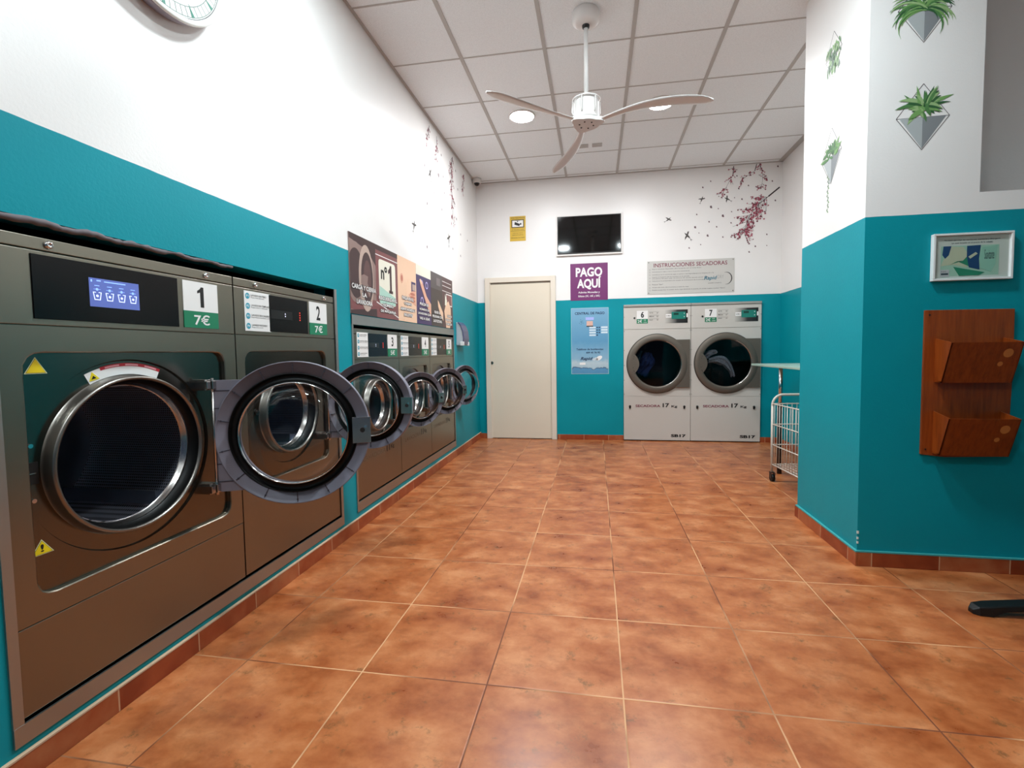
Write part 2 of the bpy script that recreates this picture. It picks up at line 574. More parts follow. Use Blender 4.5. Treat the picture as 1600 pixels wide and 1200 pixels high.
# ================================================================= WASHERS
def sticker_triangle(mb, u, z, w_, h_, n, sym=None):
    for k_, (mi, e) in enumerate(((1, 0), (2, .10), (0, .16))):
        cu, cz = u, z + h_ * .36
        pts = [(u - w_ / 2, z), (u + w_ / 2, z), (u, z + h_)]
        pts = [(cu + (a - cu) * (1 - e), cz + (b - cz) * (1 - e)) for a, b in pts]
        mb.prism(pts, n, n + .0004 * (k_ + 1), mi)
    n2 = n + .0014
    if sym == '!':
        text_into(mb, '!', u - .004, u + .004, z + h_ * .18, z + h_ * .68, n2, 2, .02)
    elif sym == 'hand':
        mb.prism([(u - .012, z + .012), (u + .010, z + .010), (u + .013, z + .022), (u, z + .019), (u + .003, z + .030), (u - .006, z + .022)], n, n2, 3)

def door_parts(parent, R, loc, ang, simple=False):
    """porthole door in its own frame: x from hinge to latch, -y is the inner face"""
    d = MB()
    prof = [(R * .83, -.012), (R * .83, .000), (R * .985, .000), (R * .985, .004), (R, .003), (R, -.030), (R * .93, -.044), (R * .80, -.050), (R * .72, -.040), (R * .72, -.024), (R * .83, -.018)]
    d.lathe(prof, R, 0, 96, 0)
    # hinge plate
    hp = [(0, R * .76), (0, -R * .76)] + [(R - R * .90 * math.cos(t), R * .90 * math.sin(t)) for t in [-1.0 + 2.0 * i / 12 for i in range(13)]]
    d.prism(hp, -.020, -.006, 0)
    door = d.build('door', [M_lav], parent, 0, loc, ang)
    # ribs of the plastic ring
    r = MB()
    for k_ in range(14):
        a = 2 * PI * (k_ + .5) / 14
        if abs(math.sin(a)) < .25 and math.cos(a) > 0: continue
        c, s = math.cos(a), math.sin(a)
        p = []
        for q, wv in ((.835, .0012), (.90, .0018), (.94, .0010), (.975, .0016)):
            p.append((q, wv))
        poly = [(R + R * q * c - wv * s, R * q * s + wv * c) for q, wv in p] + [(R + R * q * c + wv * s, R * q * s - wv * c) for q, wv in reversed(p)]
        poly = poly[::-1]
        MB().prism(poly, 0, .0022, 0).disc(R + R * .94 * c, R * .94 * s, .0035, 0, .003, 10, 0).build('ring_rib', M_lavd, door)
    for zz in (-.62, -.38, .38, .62):
        MB().pl(.004, R * .20, R * zz - .0015, R * zz + .0015, -.006, -.0035, 0).build('hinge_plate_rib', M_lavd, door)
    # rubber seal
    b = MB()
    b.lathe([(R * .838, -.002), (R * .835, .003), (R * .825, .003), (R * .815, -.010), (R * .765, -.014), (R * .725, -.006), (R * .708, .008), (R * .70, .004)], R, 0, 96, 0)
    b.build('door_seal', M_rubber, door)
    c = MB()
    c.lathe([(R * .712, .010), (R * .706, .015), (R * .698, .014), (R * .694, .006)], R, 0, 96, 0)
    c.build('glass_rim', M_chrome, door)
    gl = MB()
    gl.lathe([(R * .70, .006), (R * .665, .030), (R * .62, .060), (R * .57, .078), (R * .50, .086), (R * .36, .090), (R * .18, .092), (.0005, .0925)], R, 0, 72, 0)
    gl.build('glass', M_glass, door)
    l = MB()
    zc = R * .0
    l.pl(R * 1.765, R * 2.01, zc - R * .185, zc + R * .185, -.004, .012, 0)
    l.disc(R * 1.90, zc, .010, .012, .0125, 20, 1)
    l.disc(R * 1.945, zc + R * .05, .006, .012, .016, 14, 2)
    l.build('latch_plate', [M_brushed, M_ink, M_chrome], door, .0015)
    # outside handle face
    h = MB().pl(R * 1.80, R * 1.99, -R * .16, R * .16, -.062, -.044)
    h.build('handle', M_blackm, door, .004)
    return door

def washer(name, y0, Wd, z0, z1, big, label, num, price, recess, seat_c, opening, Rd, hinge, th, style, text11=False):
    """y0: left edge on the wall line; all heights absolute, shifted by z0"""
    root = empty(name, (0, y0, z0), RL)
    tag(root, label, 'washing machine')
    B = lambda: MB()
    zh = 1.190 if big else 1.066          # line under the header
    zs = .394                             # lower seam (big machines)
    strip0 = z1 - .036
    gap = .0018
    cx, cz = seat_c
    # cabinet shell
    b = B()
    b.box(gap, Wd - gap, .03, .80, z0, z0 + .01).box(gap, Wd - gap, .03, .80, z1 - .012, z1 - .002)
    b.box(gap, gap + .008, .014, .80, z0, z1 - .004).box(Wd - gap - .008, Wd - gap, .014, .80, z0, z1 - .004).box(gap, Wd - gap, .79, .80, z0, z1 - .004)
    b.box(gap + .01, Wd - gap - .01, .0125, .016, zh - .006, zh + .006).box(gap + .01, Wd - gap - .01, .0125, .016, strip0 - .006, strip0 + .004)
    b.shift(0, 0, -z0).build('cabinet', M_steel, root)
    # top strip + header
    t = B().box(gap, Wd - gap, -.0, .012, strip0 + .003, z1)
    t.shift(0, 0, -z0).build('top_strip', M_steel, root, .0015)
    if big:
        for uu in (.13, .66):
            s = B().lathe([(.011, 0), (.011, .004), (.008, .008), (.004, .0085), (.004, .004), (.0005, .004)], uu, (strip0 + z1) / 2 + .002, 16)
            s.shift(0, 0, -z0).build('screw', M_chrome, root)
    hd = B().box(gap, Wd - gap, 0, .012, zh + .0015, strip0 - .001)
    hd.shift(0, 0, -z0).build('control_panel', M_steel, root, .0015)
    # front panel with recess and port
    rx0, rx1, rz0, rz1 = recess
    zlow = zs + .0015 if style == 1 else z0 + .004
    angs = angset(cx, cz, [(gap, Wd - gap, zlow, zh - .0015)])
    p = B()
    Lo = loop_rect(cx, cz, gap, Wd - gap, zlow, zh - .0015, angs, 0)
    Lo2 = loop_rect(cx, cz, gap, Wd - gap, zlow, zh - .0015, angs, -.012)
    rad = .045 if big else .03
    dz_ = .016
    L1 = loop_rect(cx, cz, rx0, rx1, rz0, rz1, angs, 0, rad)
    L1b = loop_rect(cx, cz, rx0 + .003, rx1 - .003, rz0 + .003, rz1 - .003, angs, -.0025, rad)
    L2 = loop_rect(cx, cz, rx0 + .004, rx1 - .004, rz0 + .004, rz1 - .004, angs, -dz_, rad)
    p.strip(Lo2, Lo, 0).strip(Lo, L1, 0).strip(L1, L1b, 0, True).strip(L1b, L2, 0)
    p.shift(0, 0, -z0).build('front_panel', M_steel, root)
    # inner door seat
    q = B()
    rs = min(Rd * 1.06, cz - rz0 - .012, rz1 - cz - .012) if style != 1 else Rd * 1.06
    C1 = loop_circ(cx, cz, rs, angs, -dz_)
    C2 = loop_circ(cx, cz, rs - .004, angs, -dz_ - .008)
    ri, ro = opening
    C3 = loop_circ(cx, cz, ro + .004, angs, -dz_ - .008)
    q.strip(L2, C1, 0).strip(C1, C2, 0, True).strip(C2, C3, 0)
    q.shift(0, 0, -z0).build('door_seat', M_recess, root)
    # port collar
    c = B()
    n0 = -dz_ - .008
    c.lathe([(ro + .005, n0), (ro, n0 + .006), (ro, .008), (ro - .004, .014), (ro - .010, .013), (ro - .012, .004)], cx, cz, 96)
    c.shift(0, 0, -z0).build('port_collar', M_satin, root)
    gk = B().lathe([(ro - .012, .004), (ro - .014, -.020), (ro - .022, -.030)], cx, cz, 96)
    gk.shift(0, 0, -z0).build('port_gasket', M_rubber, root)
    rg = B().lathe([(ro - .022, -.030), (ro - .0225, -.037), (ro - .028, -.041), (ro - .028, -.052), (ro - .032, -.054)], cx, cz, 96)
    rg.shift(0, 0, -z0).build('drum_lip', M_brushed, root)
    ri = ro - .032
    # drum, its own origin at the drum centre for the perforation pattern
    rd = ri * 1.24
    dm = B().lathe([(ri - .001, -.053), (rd, -.068), (rd, -.52)], 0, 0, 72)
    drum = dm.build('drum', M_drum, root, 0, (cx, 0, cz - z0))
    bp = B().lathe([(rd, -.52), (rd * .72, -.515), (rd * .70, -.50), (rd * .30, -.495), (.001, -.49)], 0, 0, 64)
    bp.build('back_plate', M_drumback, drum)
    for k_ in range(3):
        a = PI / 2 - .35 + k_ * 2 * PI / 3
        ca, sa = math.cos(a), math.sin(a)
        h_, w_ = rd * .16, .03
        pts = [(rd * ca - w_ * sa, rd * sa + w_ * ca), ((rd - h_) * ca, (rd - h_) * sa), (rd * ca + w_ * sa, rd * sa - w_ * ca)]
        B().prism(pts[::-1], -.50, -.10, 0).build('lifter', M_drumback, drum)
    # lower panel (large machine has a separate one)
    if style == 1:
        l = B().box(gap, Wd - gap, 0, .012, z0 + .002, zs - .001)
        l.shift(0, 0, -z0).build('lower_panel', M_steel, root, .0015)
    if text11:
        tx = B()
        text_into(tx, 'LAVADORA', .075, .40, .408, .438, .001, 0, .0)
        tx.shift(0, 0, -z0).build('lettering', mat('faded_grey_print', '#6e5e4c', .5), root)
        tx = B()
        text_into(tx, '11', .42, .47, .405, .455, .001, 0, .02)
        text_into(tx, 'Kg', .49, .545, .405, .442, .001, 0, .01)
        tx.shift(0, 0, -z0).build('lettering', M_ink, root)
    # lock slot left of port
    lk = B()
    if big:
        if style == 1:
            ul = cx - ro - .030
            lk.pl(ul - .02, ul + .02, cz - .030, cz + .030, n0, n0 + .002, 0)
            lk.pl(ul - .016, ul + .014, cz - .002, cz + .001, n0 + .002, n0 + .003, 1)
            for s_ in (-1, 1):
                B().disc(ul + .004, cz + s_ * .075, .006, n0, n0 + .005, 14).shift(0, 0, -z0).build('stud', M_chrome, root)
            lk.shift(0, 0, -z0).build('lock_slot', [M_ink, M_brushed, M_chrome], root)
        else:
            ul = cx - ro - .015
            lk.disc(ul, cz + .02, .012, n0, n0 + .003, 14, 0).disc(ul - .004, cz + .025, .005, n0 + .003, n0 + .006, 10, 2)
            lk.shift(0, 0, -z0).build('lock_slot', [M_ink, M_brushed, M_chrome], root)
    # hinges: bracket on the seat + pivot pin
    hu, hn = hinge
    for s_ in (-1, 1):
        hb = B()
        zz = cz + s_ * Rd * .70
        hb.pl(hu - .022, hu + .016, zz - .020, zz + .020, n0, hn - .01, 0)
        hb.pl(hu - .030, hu - .012, zz - .014, zz + .014, n0, hn + .006, 0)
        hb.pl(hu - .008, hu + .010, zz - .016, zz + .016, hn - .012, hn + .010, 0)
        hb.tube([(hu, -hn, zz - .026), (hu, -hn, zz + .026)], .006, 10, 0)
        hb.shift(0, 0, -z0).build('hinge', M_brushed, root, .0015)
    hb = B().tube([(hu, -hn, cz - Rd * .72), (hu, -hn, cz + Rd * .72)], .005, 8)
    hb.shift(0, 0, -z0).build('hinge_rod', M_brushed, root)
    # door
    door_parts(root, Rd, (hu, -hn, cz - z0), th - PI / 2)
    # ---- header contents
    lz0, lz1 = (1.208, 1.380) if big else (1.082, 1.240)
    if style == 1:
        a = B().pl(.085, .530, 1.208, 1.381, 0, .003)
        scr = a.shift(0, 0, -z0).build('display_panel', M_black, root, .001)
        s = B().pl(.228, .382, 1.254, 1.339, .003, .0036, 0)
        sc = s.shift(0, 0, -z0).build('screen', mat('screen_blue', '#5262a6', .3, 0, .55), scr)
        s = B()
        for i in range(4):
            u = .250 + .037 * i
            zt_, zb_ = 1.297, 1.276
            ws, wb = .0125, .009
            t_ = .0022
            s.prism([(u - ws, zt_), (u - wb, zb_), (u - wb + t_, zb_), (u - ws + t_, zt_)], .0036, .0042)
            s.prism([(u + ws, zt_), (u + ws - t_, zt_), (u + wb - t_, zb_), (u + wb, zb_)], .0036, .0042)
            s.pl(u - wb, u + wb, zb_ - .002, zb_ + .0005, .0036, .0042)
            s.pl(u - ws, u - .004, zt_ - .001, zt_ + .001, .0036, .0042).pl(u + .004, u + ws, zt_ - .001, zt_ + .001, .0036, .0042)
            s.disc(u, 1.2865, .0038, .0036, .0042, 10)
        s.shift(0, 0, -z0).build('symbol', mat('screen_light', '#c9d4ff', .3, 0, 1.0), sc)
        s = B()
        for i in range(4):
            u = .250 + .037 * i
            s.disc(u, 1.306, .004, .0036, .0041, 10).pl(u - .010, u + .010, 1.3055, 1.3065, .0036, .0041).pl(u - .007, u + .007, 1.316, 1.318, .0036, .0041)
        s.pl(.272, .338, 1.3295, 1.3325, .0036, .0041).pl(.250, .262, 1.3305, 1.334, .0036, .0041).pl(.233, .237, 1.327, 1.334, .0036, .0041)
        s.shift(0, 0, -z0).build('status_bar', mat('screen_mid', '#8fb4ff', .3, 0, .8), sc)
        u0_, u1_ = .552, .710
    else:
        k = 1.0 if big else .84
        if big:
            s0, s1, p1, u0_, u1_ = .058, .222, .505, .520, .680
        else:
            s0, s1, p1, u0_, u1_ = .040, .195, .470, .484, .640
        a = B().pl(s1 - .01, p1, lz0 + .002, lz1 - .002, 0, .0025)
        pn = a.shift(0, 0, -z0).build('display_panel', M_black, root, .001)
        zb = (lz0 + lz1) / 2
        dp = B().pl(s1, s1 + (p1 - s1) * .55, zb - .022 * k, zb + .018 * k, .0025, .003, 0)
        um = s1 + (p1 - s1) * .36
        dp.prism([(um - .004, zb + .002), (um + .004, zb + .002), (um, zb + .009)], .003, .0036, 1)
        dp.prism([(um - .004, zb - .004), (um, zb - .011), (um + .004, zb - .004)], .003, .0036, 1)
        dp.shift(0, 0, -z0).build('keypad', [mat('panel_dark', '#020203', .3), mat('led_white', '#e8e8ff', .4, 0, .7)], pn)
        ld = B()
        ul = s1 + (p1 - s1) * .76
        for j in range(4):
            zz = zb + (.018 - .012 * j) * k
            ld.pl(ul - .0025, ul + .0025, zz - .003, zz + .003, .0025, .004, 0)
        ld.shift(0, 0, -z0).build('led', mat('led_red', '#e8402e', .4, 0, .9), pn)
        st = B()
        st.pl(s0, s1, lz0, lz1, 0, .002, 0)
        stk = st.shift(0, 0, -z0).build('programme_sticker', M_white, root, .0008)
        st, sb = B(), B()
        names = (('LAVADO EN FRIO', 'Ropa muy delicada'), ('LAVADO EN TEMPLADO', 'Ropa color y delicada'), ('LAVADO EN CALIENTE', 'Ropa blanca resistente y color'), ('LAVADO INTENSO', 'Ropa muy sucia'))
        for j, (a_, b_) in enumerate(names):
            zz = lz1 - (lz1 - lz0) * (j + .5) / 4
            ws = s1 - s0
            sb.disc(s0 + ws * .12, zz, ws * .078, .002, .0026, 20, 0)
            text_into(sb, 'P%d' % (j + 1), s0 + ws * .075, s0 + ws * .165, zz - .005, zz + .005, .0029, 1, .01)
            text_into(st, a_, s0 + ws * .24, s0 + ws * (.24 + .042 * len(a_)), zz + .001, zz + .009 * k, .0026, 0, .01)
            text_into(st, b_, s0 + ws * .24, s0 + ws * min(.97, .24 + .030 * len(b_)), zz - .008, zz - .002, .0026, 0, .005)
        st.shift(0, 0, -z0).build('lettering', M_ink, stk)
        sb.shift(0, 0, -z0).build('programme_mark', [M_teal, M_white], stk)
    # number plate
    zm = lz0 + (lz1 - lz0) * .36
    n_ = B().pl(u0_, u1_, zm, lz1, 0, .0025, 0).pl(u0_, u1_, lz0, zm, 0, .0025, 1)
    npl = n_.shift(0, 0, -z0).build('number_plate', [M_white, M_green], root)
    n_ = B()
    um = (u0_ + u1_) / 2
    wn = (.026 if num == '1' else .034) * (1 if big else .95)
    if num == '1': digit_one(n_, um - .017, um + .012, zm + .016, lz1 - .018, .003, 0)
    else: text_into(n_, num, um - wn * .55, um + wn * .5, zm + .016, lz1 - .018, .003, 0, .022)
    text_into(n_, price + '\u20ac', um - .036, um + .036, lz0 + .011, zm - .012, .003, 1, .015)
    n_.shift(0, 0, -z0).build('lettering', [M_ink, M_white], npl)
    return root

w1 = washer('washing_machine', .955, .795, .158, 1.427, True,
            'large dark steel washing machine number 1 nearest the camera, with blue touch screen',
            '1', '7', (.050, .737, .455, 1.120), (.347, .791), (.212, .250), .286, (.632, .030), .40, 1)
w2 = washer('washing_machine', 1.752, .757, .158, 1.427, True,
            'second steel washing machine, number 2 with 7 euro plate, beside the touch screen machine',
            '2', '7', (.048, .665, .530, 1.123), (.352, .825), (.172, .200), .235, (.603, .040), .05, 2)
for i, (ya, hy, th, zc) in enumerate(((2.722, 3.250, .95, .750), (3.398, 3.920, .95, .757), (4.075, 4.600, 1.12, .762))):
    Wd = (.674, .675, .705)[i]
    washer('washing_machine', ya, Wd, .178, 1.262, False,
           ('smaller steel washing machine number 3, first of the three under the posters',
            'smaller steel washing machine number 4, middle of the three under the posters',
            'smaller steel washing machine number 5, last in the wall row before the corner')[i],
           '345'[i], '5', (.055, .605, .505, 1.0), (hy - .208 - ya, zc), (.150, .176), .208, (hy - ya, .035), th, 3, True)

# warning stickers on machine 1
s = MB(); sticker_triangle(s, .092, 1.060 - .158, .054, .045, -.016)
s.build('warning_sticker', [M_yellow, M_pale, M_ink, M_ink], w1)
s = MB(); sticker_triangle(s, .078, .566 - .158, .056, .042, -.016, '!')
s.build('warning_sticker', [M_yellow, M_pale, M_ink, M_ink], w1)
s = MB()
cxs, czs = .347, .791 - .158
a0, a1 = PI / 2 - .42, PI / 2 + .46
s.lathe([(.256, -.0225), (.290, -.0225)], cxs, czs, 32, 0, False, a0, a1)
s.lathe([(.282, -.0220), (.292, -.0220)], cxs, czs, 32, 1, False, a0, a1 - .17)
s.lathe([(.284, -.0215), (.289, -.0215)], cxs, czs, 8, 2, False, a0 + .05, a0 + .2)
s.lathe([(.284, -.0215), (.289, -.0215)], cxs, czs, 8, 2, False, a0 + .28, a0 + .43)
s.lathe([(.284, -.0215), (.289, -.0215)], cxs, czs, 8, 2, False, a0 + .50, a0 + .66)
aa = a1 - .08
uc, zc_ = cxs + .272 * math.cos(aa), czs + .272 * math.sin(aa)
s.prism([(uc - .014, zc_ - .014), (uc + .016, zc_ - .006), (uc - .006, zc_ + .014)], -.0225, -.0212, 3)
s.prism([(uc - .008, zc_ - .008), (uc + .006, zc_ - .004), (uc - .003, zc_ + .003)], -.0212, -.0205, 4)
s.build('warning_sticker', [M_white, mat('sticker_red', '#b3202e', .4), mat('sticker_pink', '#e8a0a8', .4), M_yellow, M_ink], w1)

# ================================================================= DRYERS
M_wpaint = mat('dryer_white', '#c6c2bb', .4)
M_bronze = steel('dryer_door_steel', '#6a635a', .52, .03, (4, 4, 4), .6)
def gradient_mat():
    m = mat('fade_to_black_print', '#101010', .35)
    tc = N(m, 'ShaderNodeTexCoord')
    s = N(m, 'ShaderNodeSeparateXYZ')
    L(m, tc.outputs['Object'], s.inputs[0])
    f = math_(m, 'MULTIPLY', math_(m, 'SUBTRACT', s.outputs[0], .0), 1 / .26)
    c = ramp(m, f, [(0, '#c6c2bb'), (.55, '#2b2b2c'), (1, '#08090a')])
    L(m, c, bsdf(m).inputs['Base Color'])
    return m
M_fade = gradient_mat()
M_lcd = mat('green_keypad', '#157a6c', .35)
M_maroon = mat('maroon_ink', '#7a2f45', .5)

def dryer(x0, label, num, first):
    Wd, Z = .779, 1.648
    y = 5.862
    root = empty('tumble_dryer', (x0, y, 0), RB)
    tag(root, label, 'tumble dryer')
    g_ = .0015
    b = MB()
    b.box(g_, g_ + .01, .012, .78, .012, Z).box(Wd - g_ - .01, Wd - g_, .012, .78, .012, Z).box(g_, Wd - g_, .012, .78, Z - .01, Z).box(g_, Wd - g_, .77, .78, .012, Z).box(g_, Wd - g_, .012, .78, .012, .02)
    b.box(.01, Wd - .01, .0118, .016, 1.30, 1.40).box(.01, Wd - .01, .0118, .016, .50, .59).box(.01, Wd - .01, .0118, .016, 1.58, Z)
    b.build('cabinet', M_wpaint, root)
    MB().box(.01, Wd - .01, .03, .7, 0, .012).build('plinth', M_blackm, root)
    MB().box(g_, Wd - g_, -.012, .012, 1.622, Z).build('top_ledge', mat('ledge_grey', '#a9a6a0', .4, .5), root, .002)
    MB().box(g_, Wd - g_, 0, .012, 1.353, 1.620).build('control_panel', M_wpaint, root, .0015)
    MB().box(g_, Wd - g_, 0, .012, .012, .544).build('lower_panel', M_wpaint, root, .0015)
    cx, cz, R = .392, .938, .353
    angs = angset(cx, cz, [(g_, Wd - g_, .547, 1.350)])
    m = MB()
    A = loop_rect(cx, cz, g_, Wd - g_, .547, 1.350, angs, 0)
    A2 = loop_rect(cx, cz, g_, Wd - g_, .547, 1.350, angs, -.012)
    Bc = loop_circ(cx, cz, .30, angs, 0)
    Bd = loop_circ(cx, cz, .30, angs, -.06)
    m.strip(A2, A).strip(A, Bc).strip(Bc, Bd)
    m.build('front_panel', M_wpaint, root)
    # drum
    rd = .335
    dm = MB().lathe([(.300, -.06), (rd, -.075), (rd, -.62), (.001, -.62)], 0, 0, 64)
    dm.build('drum', mat('dryer_drum', '#0c0c0e', .6, .3), root, 0, (cx, 0, cz))
    # door ring with hinge plate
    d = MB()
    d.lathe([(R, .004), (R, .020), (R - .006, .025), (.292, .028), (.280, .024), (.274, .012), (.272, -.01)], cx, cz, 96, 0)
    hz = .283
    xa = cx + math.sqrt(R * R - hz * hz) - .02
    poly = []
    for i in range(13):
        a = math.asin(hz / R) * (1 - i / 6)
        poly.append((cx + (R - .012) * math.cos(a), cz + (R - .012) * math.sin(a)))
    top, bot = poly[0], poly[-1]
    pl = [(Wd - .014, cz - hz), (Wd - .014, cz + hz)] + [(cx + .292 * math.cos(math.asin(.279 / .292) * (1 - i / 8)), cz + .292 * math.sin(math.asin(.279 / .292) * (1 - i / 8))) for i in range(17)]
    # outer corner pieces join the ring tangentially
    pl = [(Wd - .014, cz - hz), (Wd - .014, cz + hz), (xa, cz + hz)] + [(cx + (.296) * math.cos(t), cz + .296 * math.sin(t)) for t in [(.9 - i * .15) for i in range(13)]] + [(xa, cz - hz)]
    d.prism(pl, .002, .0245, 0)
    door = d.build('door', M_bronze, root)
    rim = MB().lathe([(R + .006, .001), (R + .004, .008), (R - .002, .008)], cx, cz, 96).build('door_seal', M_rubber, door)
    # handle lens eats into the window on the left
    hl = []
    for i in range(17):
        t = -1 + 2 * i / 16
        hl.append((cx - .262 - .0 + .052 * (1 - t * t), cz + t * .115))
    hl2 = [(cx - .300, cz + .115), (cx - .300, cz - .115)]
    h = MB().prism(hl + hl2, .004, .029, 0)
    for zz in (.085, .060, -.045, -.080, -.092):
        h.disc(cx - .292 + abs(zz) * .25, cz + zz, .004, .029, .031, 10, 1)
    h.build('handle', [M_bronze, M_ink], door)
    gl = MB().lathe([(.280, .012), (.24, .014), (.001, .016)], cx, cz, 64)
    gl.build('glass', M_glass2, door)
    MB().lathe([(.286, .022), (.281, .027), (.276, .020)], cx, cz, 72, 0, True, -1.2, 1.2).build('glass_rim', M_brushed, door)
    # labels
    n = MB().pl(.155, .285, 1.475, 1.573, 0, .0015, 0).pl(.155, .285, 1.421, 1.475, 0, .0015, 1)
    p = n.build('number_plate', [M_white, M_green], root)
    n = MB()
    text_into(n, num, .203, .240, 1.490, 1.562, .002, 0, .03)
    text_into(n, '2\u20ac', .165, .218, 1.430, 1.466, .002, 1, .01)
    text_into(n, '15', .240, .262, 1.452, 1.468, .002, 1)
    text_into(n, 'min', .236, .272, 1.430, 1.442, .002, 1)
    n.build('lettering', [M_ink, M_white], p)
    t = MB()
    for j, (a_, b_) in enumerate((('ALTA', '80\u00b0'), ('MEDIA', '60\u00b0'), ('BAJA', '45\u00b0'))):
        zz = 1.548 - .042 * j
        t.pl(.300, .415, zz + .010, zz + .0115, 0, .0012)
        text_into(t, a_, .302, .302 + .011 * len(a_), zz - .010, zz + .002, .0012, 0, .01)
        text_into(t, b_, .386, .410, zz - .010, zz + .002, .0012)
    t.build('price_table', M_ink, root)
    fd = MB().pl(.0, .262, 0, .158, 0, .0015).build('display_panel', M_fade, root, 0, (.480, 0, 1.418))
    MB().pl(.012, .075, .066, .108, .0015, .0025).build('brand_plate', M_white, fd)
    t = MB(); text_into(t, 'DOMUS', .018, .068, .080, .094, .003, 0, .01); t.build('lettering', M_ink, fd)
    kp = MB().pl(.078, .238, .048, .132, .0015, .003, 0).pl(.102, .158, .095, .120, .003, .0035, 1).disc(.222, .112, .005, .003, .004, 12, 2).disc(.222, .073, .005, .003, .004, 12, 2)
    kp.build('keypad', [M_lcd, mat('lcd_dark', '#0a3a30', .3), M_white], fd)
    MB().pl(.247, .262, .066, .112, .0015, .0022).build('sticker', M_white, fd)
    MB().disc(.128, 1.488, .011, 0, .006, 20).build('lock', M_blackm, root)
    for uu in (.075, .708):
        m_ = MB()
        m_.lathe([(.013, 0), (.013, .008), (.010, .012), (.001, .012)], uu, .422, 18, 0)
        m_.prism([(uu - .010, .397), (uu + .006, .393), (uu + .012, .418), (uu - .012, .424)], 0, .009, 0)
        m_.build('latch', M_blackm, root)
    t = MB(); text_into(t, 'SECADORA', .140, .432, .412, .442, .001, 0, .03); t.build('lettering', M_maroon, root)
    t = MB(); text_into(t, '17', .458, .535, .410, .460, .001, 0, .035); text_into(t, 'Kg', .560, .628, .402, .436, .001, 0, .03); t.build('lettering', M_ink, root)
    t = MB(); text_into(t, 'SB17', .555, .728, .050, .086, .001, 0, .05); t.build('lettering', M_ink, root)
    sc = MB()
    for zz in (1.33, 1.50, .92, .74, .57, 1.10):
        for uu in (.008, Wd - .008):
            MB().disc(uu, zz, .004, 0, .003, 8).build('panel_screw', mat('screw_grey', '#6e6a64', .4, .8), root)
    return root
dryer(1.8085, 'white tumble dryer number 6, left of the pair, navy laundry in its window', '6', True)
dryer(2.5885, 'white tumble dryer number 7, right of the pair, grey patterned laundry inside', '7', False)

# laundry: crumpled cloth sheets seen through the dryer windows
def cloth(name, pts, width, m, label, seed):
    rnd = random.Random(seed)
    mb = MB()
    NU, NV = 46, 26
    P_ = [Vector(p) for p in pts]
    def cat(t):
        t = t * (len(P_) - 1)
        i = min(int(t), len(P_) - 2)
        f_ = t - i
        a, b, c, d = P_[max(i - 1, 0)], P_[i], P_[i + 1], P_[min(i + 2, len(P_) - 1)]
        return .5 * ((2 * b) + (c - a) * f_ + (2 * a - 5 * b + 4 * c - d) * f_ * f_ + (3 * b - a - 3 * c + d) * f_ ** 3)
    ph = [rnd.uniform(0, 6) for _ in range(6)]
    vs = []
    for side in (0, 1):
        for i in range(NU + 1):
            t = i / NU
            c = cat(t)
            dv = (cat(min(1, t + .01)) - cat(max(0, t - .01)))
            nrm = Vector((-dv.z, 0, dv.x)).normalized()
            wd = width * (.55 + .45 * math.sin(PI * min(1, t * 1.15 + .1)) + .12 * math.sin(t * 9 + ph[0]))
            for j in range(NV + 1):
                s_ = j / NV * 2 - 1
                fold = .018 * math.sin(s_ * 7 + ph[1] + t * 3) + .012 * math.sin(t * 15 + s_ * 4 + ph[2]) + .008 * math.sin(s_ * 15 + t * 11 + ph[3])
                bul = .05 * (1 - s_ * s_)
                p = c + nrm * (wd * s_ * (1 + .1 * math.sin(t * 12 + ph[4])))
                p = Vector((p.x, p.y - bul - fold + side * .012, p.z + .006 * math.sin(s_ * 12 + ph[5])))
                vs.append(p)
    fs = []
    K = (NU + 1) * (NV + 1)
    for i in range(NU):
        for j in range(NV):
            a = i * (NV + 1) + j
            fs.append((a, a + 1, a + NV + 2, a + NV + 1))
            b = a + K
            fs.append((b, b + NV + 1, b + NV + 2, b + 1))
    mb.add(vs, fs, 0, True)
    o = mb.build(name, m)
    tag(o, label, 'laundry')
    return o
def print_mat(name, a, b, scale):
    m = mat(name, a, .9)
    tc = N(m, 'ShaderNodeTexCoord')
    n1 = noise(m, tc.outputs['Object'], scale, 3, .7)
    L(m, ramp(m, n1, [(.44, a), (.52, b)]), bsdf(m).inputs['Base Color'])
    return m
M_cl7 = print_mat('grey_print_cloth', '#a4a9b2', '#e9ebee', 120)
M_cl6 = print_mat('navy_cloth', '#1a2a55', '#2c4478', 8)
YC = 5.862 + .085
cloth('laundry', [(2.770, YC + .05, 1.000), (2.83, YC + .02, 1.055), (2.90, YC + .03, 1.075)], .040, M_cl7, 'grey patterned cloth end, upper left in the window of dryer number 7', 3)
cloth('laundry', [(2.81, YC + .04, .965), (2.92, YC + .02, .975), (3.00, YC + .02, .945), (3.06, YC + .02, .860), (3.09, YC + .03, .775)], .052, M_cl7, 'long grey patterned cloth twisted across the window of dryer number 7', 5)
cloth('laundry', [(2.02, YC + .16, .80), (2.10, YC + .15, .93), (2.12, YC + .16, 1.07)], .10, M_cl6, 'dark navy cloth pressed against the window of dryer number 6', 8)
cloth('laundry', [(1.96, YC + .05, .86), (1.98, YC + .04, .97), (2.03, YC + .05, 1.09)], .03, mat('teal_cloth', '#2c5660', .9), 'dull green cloth strip left of the navy cloth in dryer number 6', 9)

# ================================================================= THINGS ON THE BACK WALL
def wall_thing(name, loc, rz, label, cat):
    r = empty(name, loc, rz)
    tag(r, label, cat)
    return r
YB = D
